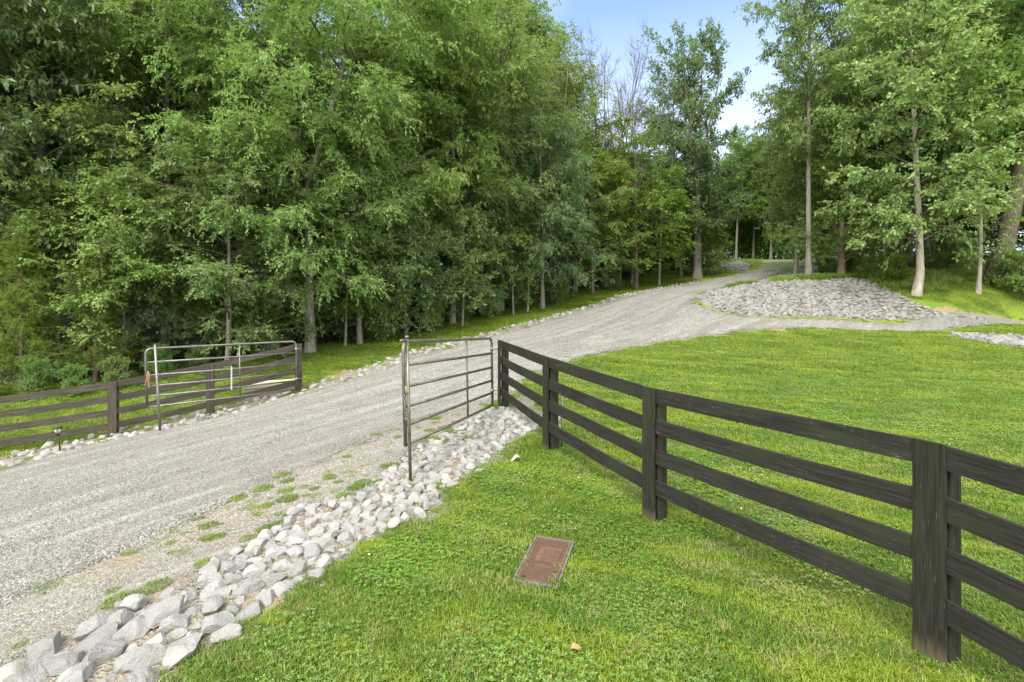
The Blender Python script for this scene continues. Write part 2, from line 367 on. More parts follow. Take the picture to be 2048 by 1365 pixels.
BK = {'grey': bark_mat('grey_bark', (.11, .10, .085), (.25, .235, .20)), 'brown': bark_mat('brown_bark', (.05, .04, .03), (.16, .13, .095)),
      'pale': bark_mat('pale_bark', (.22, .20, .16), (.42, .38, .31), 4.), 'dead': bark_mat('dead_wood', (.10, .095, .085), (.22, .205, .19), 5.),
      'dark': bark_mat('dark_bark', (.04, .035, .028), (.11, .095, .075)), 'reddish': bark_mat('reddish_bark', (.13, .085, .06), (.28, .20, .15))}

# ------------------------------------------------------------------ ground sheets
def grid_mesh(name, xs, ys, Z, mat, attrs=None, keep=None):
    nx, ny = len(xs), len(ys); X, Y = np.meshgrid(xs, ys)
    idx = np.arange(nx*ny).reshape(ny, nx)
    q = np.stack([idx[:-1, :-1], idx[:-1, 1:], idx[1:, 1:], idx[1:, :-1]], -1).reshape(-1, 4)
    if keep is not None:
        k = keep[:-1, :-1] | keep[:-1, 1:] | keep[1:, 1:] | keep[1:, :-1]; q = q[k.ravel()]
    V = np.stack([X, Y, Z], -1).reshape(-1, 3)
    used = np.zeros(len(V), bool); used[q.ravel()] = True; remap = np.cumsum(used)-1
    at = {a: v.ravel()[used] for a, v in (attrs or {}).items()}
    return mesh_np(name, V[used], [remap[q]], mat, at, True)
def forest_m(x, y): return np.maximum(sdf(x, y, FOREST_L), sdf(x, y, FOREST_R))
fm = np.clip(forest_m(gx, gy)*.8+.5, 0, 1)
sm = np.clip(soil_m(gx, gy), 0, 1)
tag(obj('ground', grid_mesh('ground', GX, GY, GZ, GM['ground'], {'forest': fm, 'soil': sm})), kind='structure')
def sheet(name, polys, mat, step, lift, noise_amp, bb, extra=None):
    xs = np.arange(bb[0], bb[1], step); ys = np.arange(bb[2], bb[3], step)
    X, Y = np.meshgrid(xs, ys)
    d = np.max([sdf(X, Y, p) for p in polys], axis=0)
    dn = d + noise_amp*(snoise(X*3.1, Y*3.1, 8)+.6*snoise(X*9, Y*9, 9))
    Z = H(X, Y)+np.clip(dn*.25, -.03, lift)
    at = {'edge': np.clip(dn/.8, 0, 1)}
    if extra is not None: at['across'] = extra(X, Y)
    return tag(obj(name, grid_mesh(name, xs, ys, Z, mat, at, dn > -.12)), kind='structure')
# wheel tracks follow two lines down the drive
TRK = [px_poly([(230,1060),(640,880),(900,760),(1130,690),(1300,632),(1440,580),(1540,541)])]
TRK = [[(-9, -2)]+TRK[0]]
def across(X, Y):
    m = np.zeros_like(X); p = np.array(TRK[0])
    d = np.full(X.shape, 1e9)
    for a, b in zip(p[:-1], p[1:]):
        e = b-a; t = np.clip(((X-a[0])*e[0]+(Y-a[1])*e[1])/(e@e), 0, 1); d = np.minimum(d, np.hypot(X-a[0]-t*e[0], Y-a[1]-t*e[1]))
    return np.exp(-((d-.85)/.28)**2)*np.clip((Y-3)/5, 0, 1)
sheet('gravel_road', [ROAD], GM['road'], .16, .024, .12, (-23, 41, -6, 56), across)
BEDW = BED
sheet('sandy_verge', [BED, VERGE], GM['soil'], .08, .022, .10, (-6, 1.5, -.6, 11))
sheet('stony_bank_soil', [BANK, BANK2, ISLE, RPATCH], GM['soil'], .2, .02, .1, (6, 30, 18, 56))
sheet('roadside_soil', [LSTRIP], GM['soil'], .12, .02, .08, (-14, 14.5, 4, 37.5))

# ------------------------------------------------------------------ rocks
def ico(sub):
    bm = bmesh.new(); bmesh.ops.create_icosphere(bm, subdivisions=sub, radius=1)
    V = np.array([v.co[:] for v in bm.verts]); Fc = np.array([[v.index for v in f.verts] for f in bm.faces]); bm.free(); return V, Fc
I3, I2, I1 = ico(4), ico(3), ico(1)
def rock_shape(rng, base, cuts=13):
    V = base[0].copy()
    nrm = rng.randn(cuts, 3); nrm /= np.linalg.norm(nrm, axis=1)[:, None]
    for k in range(cuts):
        d = V@nrm[k]; c = rng.uniform(.5, .82); e = np.maximum(d-c, 0); V -= nrm[k]*e[:, None]
    s = np.array([1., rng.uniform(.62, .9), rng.uniform(.48, .75)])
    V = V*s*1.18
    if len(V) > 100:
        V *= (1+.022*np.sin(V@rng.randn(3)*7+rng.rand()*6)+.014*np.sin(V@rng.randn(3)*15))[:, None]
    return V
def rot_z(a): c, s = np.cos(a), np.sin(a); return np.array([[c, -s, 0], [s, c, 0], [0, 0, 1]])
def rot_rand(rng, tilt):
    a, b, g = rng.rand()*2*PI, rng.randn()*tilt, rng.randn()*tilt
    return (Matrix.Rotation(a, 3, 'Z') @ Matrix.Rotation(b, 3, 'X') @ Matrix.Rotation(g, 3, 'Y'))
def scatter(rng, poly, n, rmin, rmax, ov=.8, inset=0., power=2., rf=None):
    p = np.array(poly); lo, hi = p.min(0), p.max(0)
    r = np.sort(rmin+(rmax-rmin)*rng.rand(n)**power)[::-1]
    XY = lo+(hi-lo)*rng.rand(n, 2); s = sdf(XY[:, 0], XY[:, 1], poly)
    out = []; cell = {}
    cs = 2*rmax
    for (x, y), rr, sd in zip(XY, r, s):
        if rf is not None: rr = rr*rf(x, y)
        if sd < inset+rr*.3: continue
        cx, cy = int(x//cs), int(y//cs); ok = True
        for i in (-1, 0, 1):
            for j in (-1, 0, 1):
                for (a, b, c) in cell.get((cx+i, cy+j), ()):
                    if (a-x)**2+(b-y)**2 < (ov*(c+rr))**2: ok = False; break
                if not ok: break
            if not ok: break
        if ok: cell.setdefault((cx, cy), []).append((x, y, rr)); out.append((x, y, rr))
    return out
rng = R_(5)
ROCKS = []   # x,y,r,zone,layer
bedf = lambda x, y: 1.0 if y < 3.6 else (.80 if y < 4.8 else .70)
for x, y, r in scatter(rng, BED, 26000, .045, .125, .76, .02, 1.9, bedf): ROCKS.append([x, y, r, 'bed', 0])
nb = len(ROCKS)
for x, y, r in scatter(rng, BED, 260, .06, .11, 1.1, .15, 1.2, bedf):   # a few lying on top
    if rng.rand() < .55: ROCKS.append([x, y, r, 'bed', 1])
for x, y, r in scatter(rng, LSTRIP, 20000, .045, .125, .82, -.02, 2.0): ROCKS.append([x, y, r, 'strip', 0])
for poly, n, zz in ((BANK, 40000, 'bank'), (BANK2, 12000, 'bank'), (ISLE, 9000, 'bank'), (RPATCH, 6000, 'bank')):
    for x, y, r in scatter(rng, poly, n, .055, .16, .72, 0, 1.7): ROCKS.append([x, y, r, zz, 0])
# loose stones beyond the bed edge
for px, py, r in ((1105,845,.2),(960,946,.07),(905,976,.08),(700,1075,.07),(560,1190,.08),(1115,860,.14),(455,1275,.1),(1012,880,.09)):
    x, y = hit(px, py); ROCKS.append([x, y, r, 'bed', 0])
BOULDER = len(ROCKS)-8
def proj(x, y, z): return CX+F*x/y, HY+F*(CAMH-z)/y
def inview(x, y, m=60):
    if y < .8: return False
    px, py = proj(x, y, float(H(x, y))); return -m < px < 2048+m and py < 1365+m*1.5
order = sorted([i for i in range(len(ROCKS)) if inview(*ROCKS[i][:2])], key=lambda i: -ROCKS[i][2]/ROCKS[i][1]*(1.5 if ROCKS[i][3] == 'bed' else 1.))
chosen = [i for i in order if ROCKS[i][3] != 'bank'][:296]; cs_ = set(chosen)
SHAPES = []
for k in range(22):
    V = rock_shape(rng, I3, 14); SHAPES.append(mesh_np('limestone_rock', V, [I3[1]], M['rock'], {'tint': np.full(len(V), rng.rand()*.3)}, False))
# zones for labels
anch = [(70,1330,'at the near lower-left end of the bed'),(300,1230,'in the wide part of the bed below the bare soil'),(500,1120,'in the bed left of the iron lid'),
        (650,1040,'in the middle stretch of the bed'),(790,985,'in the bed around the foot of the open gate'),(900,920,'in the bed below the open gate rails'),(1010,850,'in the bed by the first black fence post')]
anch_s = [(60,945,'beside the low solar light across the drive'),(260,875,'along the far drive edge by the brown fence'),(440,835,'along the far drive edge under the grey gate'),
          (570,800,'along the far drive edge by the concrete box'),(720,755,'along the far drive edge past the grey gate'),(880,700,'along the far drive edge seen through the near gate'),(1050,655,'along the far drive edge halfway uphill'),(1250,600,'along the far drive edge near the top')]
info = []
for i in chosen:
    x, y, r, zn, ly = ROCKS[i]; px, py = proj(x, y, float(H(x, y)))
    A = anch if zn == 'bed' else anch_s
    k = min(range(len(A)), key=lambda q: (A[q][0]-px)**2+(A[q][1]-py)**2)
    info.append((i, A[k][2], px, py, r, zn))
LAB = {}
from collections import defaultdict
zs = defaultdict(list)
for t in info: zs[t[1]].append(t)
for z, L in zs.items():
    def give(key, word):
        c = [t for t in L if t[0] not in LAB]
        if c: t = max(c, key=key); LAB[t[0]] = f'{word} pale rock {z}'
    give(lambda t: t[4]/ROCKS[t[0]][1], 'largest'); give(lambda t: -t[2], 'leftmost'); give(lambda t: t[2], 'rightmost')
    give(lambda t: -t[3], 'farthest'); give(lambda t: t[3], 'lowest in view')
    for t in L:
        if t[0] not in LAB: LAB[t[0]] = f'{"chunky" if t[4]>.12 else "medium" if t[4]>.085 else "small"} pale limestone rock {z}'
LAB[BOULDER] = 'big pale boulder behind the bottom rail left of the second black fence post'
seen_names = 0
for i, z, px, py, r, zn in info:
    x, y, r, zn, ly = ROCKS[i]; rr = R_(i+11)
    o = bpy.data.objects.new('limestone_rock', SHAPES[rr.randint(len(SHAPES))])
    tilt = .22 if ly == 0 else .4
    o.rotation_euler = rot_rand(rr, tilt).to_euler()
    o.scale = (r*1.12, r*1.12, r*1.12*rr.uniform(.85, 1.15))
    link(o, None, (x, y, float(H(x, y))+r*(.24 if ly == 0 else .85)))
    tag(o, LAB[i], 'rock', 'loose limestone rocks edging the gravel drive')
# the rest of the stone as two masses: pale edging stones and the grey stone of the bank
base_sh = [rock_shape(rng, I2 if k < 4 else ico(2), 11) for k in range(16)]
fc = [I2[1] if k < 4 else ico(2)[1] for k in range(16)]
for nm, test, mt, lab in (('edging_stones', lambda z: z != 'bank', 'rock', 'small pale stones packed along both edges of the drive'), ('riprap_stones', lambda z: z == 'bank', 'rock_far', 'broken grey limestone covering the bank beside the drive')):
    Vs, Fs, Ts, off = [], [], [], 0
    for i, (x, y, r, zn, ly) in enumerate(ROCKS):
        if i in cs_ or y < .3 or not test(zn): continue
        k = rng.randint(0, 4) if y < 9 else rng.randint(4, 16)
        Rm = np.array(rot_rand(rng, .3 if zn == 'bank' else .25))
        V = (base_sh[k]*r*1.12)@Rm.T + [x, y, float(H(x, y))+r*(.12 if zn == 'bank' else .24)]
        Vs.append(V); Fs.append(fc[k]+off); Ts.append(np.full(len(V), rng.rand())); off += len(V)
    tag(obj(nm, mesh_np(nm, np.concatenate(Vs), [np.concatenate(Fs)], M[mt], {'tint': np.concatenate(Ts)})), lab, 'stones', None, 'stuff')
print('rocks', len(ROCKS), 'bed', nb, 'chosen', len(chosen))

# ------------------------------------------------------------------ planks, fences
def plank(name, A, B, up, w, t, mat, parent, base, bow=0., segs=6, bev=.004, centre=(0, 0)):
    """a board from A to B; up = direction of its width; origin at A, local x along it"""
    A = Vector(A); B = Vector(B); L = (B-A).length; X = (B-A).normalized(); Zv = Vector(up); Zv = (Zv-X*Zv.dot(X)).normalized(); Yv = Zv.cross(X)
    bm = bmesh.new(); bmesh.ops.create_cube(bm, size=1)
    bmesh.ops.scale(bm, vec=(L, t, w), verts=bm.verts)
    bmesh.ops.translate(bm, vec=(L/2, 0, 0), verts=bm.verts)
    es = [e for e in bm.edges if abs(e.verts[0].co.x-e.verts[1].co.x) > L*.5]
    bmesh.ops.subdivide_edges(bm, edges=es, cuts=segs)
    bmesh.ops.bevel(bm, geom=[e for e in bm.edges if len(e.link_faces) == 2 and e.calc_face_angle(0) > 1], offset=bev, segments=1, affect='EDGES')
    sd = hash((round(A.x, 3), round(A.z, 3))) % 1000
    for v in bm.verts:
        s = v.co.x/L; v.co.z += bow*4*s*(1-s)+.004*mnoise.noise((v.co.x*1.7, sd, 0)); v.co.y += .005*mnoise.noise((v.co.x*1.3, sd, 5))
    bmesh.ops.recalc_face_normals(bm, faces=bm.faces)
    o = bm_obj(name, bm, mat, parent, A-Vector(base))
    o.rotation_mode = 'QUATERNION'; o.rotation_quaternion = Matrix((X, Yv, Zv)).transposed().to_quaternion()
    return o

def fence(name, tops, bots, label, matp, matr, w, gap, bw, post_side, rails_n=4, skip_batten=(), hz=.02):
    """tops/bots: 3D points of the battens' top and ground; rails are on the camera side of the posts"""
    base = Vector(bots[0]); root = empty(name, base, label, 'fence')
    n = len(tops)
    for i in range(n):
        T = Vector(tops[i]); Bt = Vector(bots[i])
        j0, j1 = max(i-1, 0), min(i+1, n-1); d = Vector(tops[j1])-Vector(tops[j0]); d.z = 0; d.normalize()
        nrm = Vector((-d.y, d.x, 0))          # candidate normal
        mid = (T+Bt)/2; 
        if nrm.dot(Vector((0, 0, 0))-Vector((mid.x, mid.y, 0))) < 0: nrm = -nrm
        if post_side is not None: pass
        # structural post behind the rails
        pb = Vector((T.x, T.y, 0))-nrm*.085+d*post_side
        plank('post', (pb.x, pb.y, Bt.z-.25), (pb.x, pb.y, T.z-.05), d, .115, .125, matp, root, base, 0, 3, .006)
        if i not in skip_batten:
            c = nrm*(.024)
            plank('batten', Vector((T.x, T.y, Bt.z-.12))+c, Vector((T.x, T.y, T.z+.006))+c, d, bw, .024, matp, root, base, 0, 4, .003)
        if i < n-1:
            T2 = Vector(tops[i+1]); 
            dd = (T2-T).normalized()
            for k in range(rails_n):
                z = w/2+k*gap
                B1, B2 = Vector(bots[i]), Vector(bots[i+1])
                plank('rail', T-Vector((0, 0, z))+dd*.004, T2-Vector((0, 0, z))-dd*.004, (0, 0, 1), w, .026, matr, root, base, -.012*(k % 2)+hz*0, 8, .003)
    return root
def TB(px, pt, pb, Y): return P(px, pt, Y), P(px, pb, Y)
R1, R2, R3, R4 = TB(1001, 681, 818, 9.95), TB(1094, 714, 902, 7.35), TB(1301, 776, 1042, 5.19), TB(1863, 884, 1318, 3.13)
R5 = (np.array([3.38, .78, 1.22]), np.array([3.38, .78, -.1])); R6 = (np.array([3.7, -1.6, 1.2]), np.array([3.7, -1.6, -.1]))
rt = [R1, R2, R3, R4, R5, R6]
fence('board_fence', [a for a, b in rt], [b for a, b in rt], 'near black four-board wooden fence curving across the lawn in front', M['post'], M['rail'], .15, .312, .178, .03)
L1, L2, L3 = TB(597, 688, 787, 13.3), TB(420, 728, 832, 12.5), TB(225, 764, 878, 11.5)
L4 = (np.array([-11.5, 10.9, .07]), np.array([-11.5, 10.9, -1.2])); L5 = (np.array([-13.7, 10.1, -.05]), np.array([-13.7, 10.1, -1.35]))
lt = [L1, L2, L3, L4, L5]
fence('board_fence', [a for a, b in lt], [b for a, b in lt], 'weathered brown four-board fence across the drive behind the grey gate', M['oldrail'], M['oldrail'], .15, .312, .17, -.03)

# ------------------------------------------------------------------ gates
def tube_obj(name, pts, r, mat, parent, base, sides=10, cap=True):
    pts = np.asarray(pts, float); V, fs = tubes(pts[None], np.full((1, len(pts)), r) if np.isscalar(r) else np.asarray(r)[None], sides, cap)
    return obj(name, mesh_np(name, V-np.array(base), fs, mat, smooth=True), parent)
def arc_corner(a, c, b, n=6, r=.13):
    a, b, c = map(np.array, (a, b, c)); da = (a-c)/np.linalg.norm(a-c); db = (b-c)/np.linalg.norm(b-c)
    p0, p2 = c+da*r, c+db*r
    return [p0*(1-t)**2+2*c*t*(1-t)+p2*t*t for t in np.linspace(0, 1, n)]
def gate(name, free_top, free_bot, hinge_top, hinge_bot, fr, label, mat, rod, post_dir, frame_ext=.0):
    ft, fb, ht, hb = map(np.array, (free_top, free_bot, hinge_top, hinge_bot))
    base = hb; root = empty(name, base, label, 'gate')
    out = [fb-[0, 0, frame_ext]]+arc_corner(fb, ft, ht)+arc_corner(ft, ht, hb)+[hb]
    # densify so the tube keeps its section
    tube_obj('frame', out, .024, mat, root, base, 12)
    d = (ht-ft)/np.linalg.norm(ht-ft)
    for f in fr:
        a = ft+(fb-ft)*f; b = ht+(hb-ht)*f
        tube_obj('rail', [a, a*.5+b*.5-[0, 0, .006], b], .021, mat, root, base, 10)
    m = .5
    if name: 
        a = ft+(ht-ft)*rod[1]; b = fb+(hb-fb)*rod[1]
        off = np.array([-d[1], d[0], 0])*.0
        tube_obj('upright_brace', [a+off, b+off], .017, mat, root, base, 10)
    for f in (.16, .78):
        c = ht+(hb-ht)*f
        h = tube_obj('hinge', [c-np.array([0, 0, .03]), c+np.array([0, 0, .03])], .034, M['steel'], root, base, 12)
        tube_obj('hinge_pin', [[0, 0, 0], np.array(post_dir)*.13], .011, M['steel'], h, [0, 0, 0], 8).location = Vector(c-base)
    return root, base
# near gate
ft, fb = P(806, 684, 6.15), P(811, 891, 6.15); ht, hb = P(983, 677, 9.55), P(985, 811, 9.55)
g1, b1 = gate('tube_gate', ft, fb, ht, hb, (.225, .435, .63, .81, 1.), 'open brown-grey tubular gate hung on the black fence above the rocks', M['gate_r'], (0, .62), (.9, .35, 0))
rt_, rb_ = P(814, 676, 6.2), P(821, 966, 6.08)
rod = tube_obj('drop_rod', [rt_, rb_], .0195, M['gate_r'], g1, b1, 10)
tube_obj('rod_handle', [P(814, 682, 6.2), P(806, 681, 6.1), P(802, 682, 6.02)], .017, M['gate_r'], rod, b1, 8)
tube_obj('rod_knob', [P(814, 677, 6.2), P(814, 672, 6.2)], .026, M['gate_r'], rod, b1, 10)
lt_ = tube_obj('latch', [P(811, 772, 6.15), P(813, 783, 6.15), P(815, 789, 6.15)], .022, plain_mat('rusted_latch', (.16, .09, .05), (.30, .22, .14), 60), g1, b1, 8)
# chain links on the near gate
def chain(px0, py0, px1, py1, Y, n, r, parent, base, mat, lk=.028):
    parts = []
    for k in range(n):
        t = (k+.5)/n; c = P(px0+(px1-px0)*t, py0+(py1-py0)*t, Y); a = np.linspace(0, 2*PI, 11)
        ax = np.array([1, 0, 0]) if k % 2 else np.array([.3, .95, 0])
        pts = c+np.outer(np.cos(a)*lk*.55, ax)+np.outer(np.sin(a)*lk, [0, 0, 1]); parts.append(tubes(pts[None], np.full((1, 11), r), 5))
    V, fs = join(parts); return obj('chain', mesh_np('chain', V-np.array(base), fs, mat, smooth=True), parent)
chain(809, 790, 812, 842, 6.12, 9, .006, g1, b1, M['steel'], .02)
# far gate
ft, fb = P(291, 698, 10.95), P(294, 815, 10.95); ht, hb = P(592, 683, 13.15), P(593, 779, 13.15)
g2, b2 = gate('tube_gate', ft, fb, ht, hb, (.235, .46, .645, .82, 1.), 'grey galvanised tubular gate standing open against the brown fence', M['gate_l'], (0, .58), (.8, .5, 0))
tube_obj('drop_rod', [P(310, 690, 11.0), P(320, 862, 10.85)], .024, M['steel'], g2, b2, 10)
chain(463, 734, 463, 780, 12.0, 16, .0065, g2, b2, M['chain'], .024)
# orange twine hanging on the far gate end
bm = bmesh.new(); rr = R_(2)
p0 = P(296, 742, 10.93)
parts = [tubes(np.array([[p0+np.array([0, 0, 0]), p0+[.02*k-.02, -.02, -.1], p0+[.035*math.sin(k*2), -.02, -.2], p0+[.05*math.sin(k*2.2), -.01, -.30-.02*k]]]), np.full((1, 4), .007), 5) for k in range(5)]
V, fs = join(parts); o = obj('twine', mesh_np('twine', V-p0, fs, M['orange'], smooth=True), None, p0)
tag(o, 'frayed orange twine hanging on the end of the grey gate', 'twine')

# ------------------------------------------------------------------ solar path lights
def solar_light(pos, hgt, lean, label):
    pos = np.array(pos); root = empty('path_light', pos, label, 'light', 'solar path lights on stakes')
    top = np.array([lean[0], lean[1], hgt-.16])
    tube_obj('stake', [[0, 0, -.08], top*.5+[.004, 0, 0], top], .013, M['black'], root, (0, 0, 0), 8)
    def lathe(name, prof, mat, par):
        a = np.linspace(0, 2*PI, 15)[:-1]; V = np.array([[r*math.cos(t), r*math.sin(t), z] for r, z in prof for t in a]); k = 14
        idx = np.arange(len(V)).reshape(-1, k); q = np.stack([idx[:-1], np.roll(idx, -1, 1)[:-1], np.roll(idx, -1, 1)[1:], idx[1:]], -1).reshape(-1, 4)
        return obj(name, mesh_np(name, V+top, [q, idx[-1:], idx[:1, ::-1]], mat, smooth=True), par)
    hd = lathe('lamp_head', [(.013, -.01), (.02, 0), (.045, .035), (.05, .05)], M['black'], root)
    lathe('lens', [(.046, .048), (.062, .10), (.066, .135)], M['lens'], root)
    lathe('cap', [(.074, .133), (.078, .142), (.06, .158), (.02, .165)], M['black'], root)
    for k in range(6):
        a = k*PI/3; c, s = math.cos(a), math.sin(a)
        tube_obj('cage_bar', [top+[.048*c, .048*s, .045], top+[.066*c, .066*s, .1], top+[.071*c, .071*s, .138]], .004, M['black'], root, (0, 0, 0), 5)
    return root
x, y = hit(121, 907)
solar_light((x, y, float(H(x, y))), .52, (-.05, 0), 'small solar path light leaning at the stony drive edge by the brown fence')
x, y = hit(1119, 897); y += .1
solar_light((x, y, float(H(x, y))), .62, (-.03, 0), 'solar path light behind the second black fence post')
x, y = hit(1124, 899)
st = empty('garden_stake', (x, y, float(H(x, y))), 'thin grey metal stake with hook behind the black fence rails', 'stake')
tube_obj('rod', [[0, 0, -.1], [0, 0, .78]], .012, M['steel'], st, (0, 0, 0), 8)
tube_obj('hook', [[0, 0, .78], [.0, -.01, .82], [-.04, -.02, .84], [-.06, -.02, .81]], .007, M['steel'], st, (0, 0, 0), 6)
a = np.linspace(0, 1.6*PI, 14); c = P(1123, 863, 7.0)
o = obj('wire_ring', None if False else mesh_np('wire_ring', *tubes((np.c_[np.sin(a)*.022, np.zeros(14), np.cos(a)*.032])[None], np.full((1, 14), .004), 5)[:1], faces=tubes((np.c_[np.sin(a)*.022, np.zeros(14), np.cos(a)*.032])[None], np.full((1, 14), .004), 5)[1], mat=M['chain'], smooth=True), None, c)
tag(o, 'small white wire ring hooked over the lowest black rail', 'ring')

# ------------------------------------------------------------------ meter box
corners = [np.array(hit(*c)) for c in ((1068, 1082), (1152, 1090), (1106, 1183), (1033, 1163))]
cc = sum(corners)/4; ux = (corners[1]-corners[0]+corners[2]-corners[3]); ux /= np.linalg.norm(ux); uy = np.array([-ux[1], ux[0]])
BW = (np.linalg.norm(corners[1]-corners[0])+np.linalg.norm(corners[2]-corners[3]))/2-.025; BL = (np.linalg.norm(corners[3]-corners[0])+np.linalg.norm(corners[2]-corners[1]))/2-.0; print('box', BW, BL)
zc = float(H(*cc)); e = .3
gxn = (float(H(cc[0]+e, cc[1]))-float(H(cc[0]-e, cc[1])))/(2*e); gyn = (float(H(cc[0], cc[1]+e))-float(H(cc[0], cc[1]-e)))/(2*e)
mb = empty('meter_box', (cc[0], cc[1], zc+.018), 'rusty brown cast-iron meter box cover set flush in the lawn', 'utility cover')
mb.rotation_euler = (math.atan(gyn), -math.atan(gxn), math.atan2(ux[1], ux[0]))
def slab(name, polys_out, holes, z0, z1, mat, parent, bev=.003):
    bm = bmesh.new(); es = []
    for loop in [polys_out]+holes:
        vs = [bm.verts.new((a, b, z1)) for a, b in loop]; es += [bm.edges.new((vs[i], vs[(i+1) % len(vs)])) for i in range(len(vs))]
    bmesh.ops.triangle_fill(bm, use_beauty=True, use_dissolve=False, edges=es)
    g = bmesh.ops.extrude_face_region(bm, geom=bm.faces[:]); bmesh.ops.translate(bm, vec=(0, 0, z0-z1), verts=[v for v in g['geom'] if isinstance(v, bmesh.types.BMVert)])
    bmesh.ops.recalc_face_normals(bm, faces=bm.faces)
    return bm_obj(name, bm, mat, parent)
def rect(w, l, cx=0, cy=0): return [(cx-w/2, cy-l/2), (cx+w/2, cy-l/2), (cx+w/2, cy+l/2), (cx-w/2, cy+l/2)]
def circ(r, cx, cy, n=18): return [(cx+r*math.cos(k*2*PI/n), cy+r*math.sin(k*2*PI/n)) for k in range(n)]
slab('box_frame', rect(BW+.036, BL+.036), [rect(BW+.004, BL+.004)], -.16, .008, M['frame'], mb)
hole = circ(.025, -BW/2+.06, -BL/2+.065)
key = rect(.022, .008, -.062, .06)
lid = slab('lid', rect(BW-.006, BL-.006), [hole, key], -.012, .004, M['lid'], mb)
slab('pit_floor', rect(BW, BL), [], -.15, -.14, M['black'], mb)
# raised rim and tread ridges of the lid (its own pattern)
bm = bmesh.new()
def bar(bm, a, b, w, z0, z1):
    a, b = np.array(a), np.array(b); d = (b-a)/np.linalg.norm(b-a); nn = np.array([-d[1], d[0]])*w/2
    c = [a-nn, b-nn, b+nn, a+nn]; lo = [bm.verts.new((*p, z0)) for p in c]; hi = [bm.verts.new((*(p*1.), z1)) for p in c]
    bm.faces.new(hi); [bm.faces.new((lo[i], lo[(i+1) % 4], hi[(i+1) % 4], hi[i])) for i in range(4)]
def clipseg(c, dirx, diry, x0, x1, y0, y1):
    t0, t1 = -9, 9
    for p, d, lo, hi in ((c[0], dirx, x0, x1), (c[1], diry, y0, y1)):
        a, b = (lo-p)/d, (hi-p)/d; a, b = min(a, b), max(a, b); t0, t1 = max(t0, a), min(t1, b)
    return (t0, t1) if t1-t0 > .012 else None
x0, x1, y0, y1 = -BW/2+.024, BW/2-.024, -BL/2+.024, BL/2-.024
def covered(p):
    return (abs(p[0]-.01) < .098 and abs(p[1]-.07) < .105) or (abs(p[0]) < .085 and abs(p[1]+.115) < .010) or math.hypot(p[0]+BW/2-.06, p[1]+BL/2-.065) < .03 
for s in (1, -1):
    for k in range(-40, 41):
        c = (0, k*.031); dx, dy = math.cos(rad(42)), s*math.sin(rad(42))
        r = clipseg(c, dx, dy, x0, x1, y0, y1)
        if not r: continue
        ts = np.arange(r[0], r[1], .004); run = None
        for t in list(ts)+[None]:
            ok = t is not None and not covered((c[0]+dx*t, c[1]+dy*t))
            if ok and run is None: run = t
            if (not ok) and run is not None:
                te = (t if t is not None else r[1])
                if te-run > .006: bar(bm, (c[0]+dx*run, c[1]+dy*run), (c[0]+dx*te, c[1]+dy*te), .0032, .003, .0062 if s > 0 else .0066)
                run = None
bm_obj('tread_ridges', bm, plain_mat('dark_iron_ridges', (.05, .03, .02), (.10, .06, .04), 50), lid)
bm = bmesh.new()
for a, b in (((x0-.012, y0-.006), (x0-.012, y1+.006)), ((x1+.012, y0-.006), (x1+.012, y1+.006)), ((x0-.02, y0-.012), (x1+.02, y0-.012)), ((x0-.02, y1+.012), (x1+.02, y1+.012))): bar(bm, a, b, .015, .003, .0085 if a[0] == b[0] else .0082)
bm_obj('rim', bm, M['lid2'], lid)
insp = slab('reading_hatch', rect(.19, .20, .012, .072), [rect(.024, .010, -.062, .06)], .0035, .007, M['lid2'], lid)
bm = bmesh.new()
for s_ in (1, -1):
    for k in range(-20, 21):
        c = (.012, .072+k*.031); dx, dy = math.cos(rad(42)), s_*math.sin(rad(42)); q = clipseg(c, dx, dy, -.045, .10, -.02, .165)
        if q: bar(bm, (c[0]+dx*q[0], c[1]+dy*q[0]), (c[0]+dx*q[1], c[1]+dy*q[1]), .0028, .006, .0085 if s_ > 0 else .0088)
bm_obj('tread', bm, plain_mat('dark_iron_ridges', (.05, .03, .02), (.10, .06, .04), 50), insp)
bm = bmesh.new(); bar(bm, (-.02+.125, -.025), (-.02+.125, .172), .005, .004, .0115); bar(bm, (-.078, .188), (.105, .188), .026, .004, .0105)
bm_obj('hatch_hinge', bm, M['lid2'], insp)
bm = bmesh.new(); bar(bm, (-.08, -.113), (.08, -.116), .011, .003, .0095); bm_obj('pull_bar', bm, M['lid2'], lid)
# ------------------------------------------------------------------ concrete box by the far gate
c = P(545, 790, 13.75); z = float(H(c[0], c[1]))
cb = empty('drain_box', (c[0], c[1], z), 'low concrete drain box behind the end of the grey gate', 'drain box')
cb.rotation_euler = (0, 0, rad(28))
slab('box_wall', rect(1.35, .8), [], -.25, .20, M['concrete'], cb)
slab('box_lid', rect(1.42, .86), [], .2, .26, M['sandc'], cb)

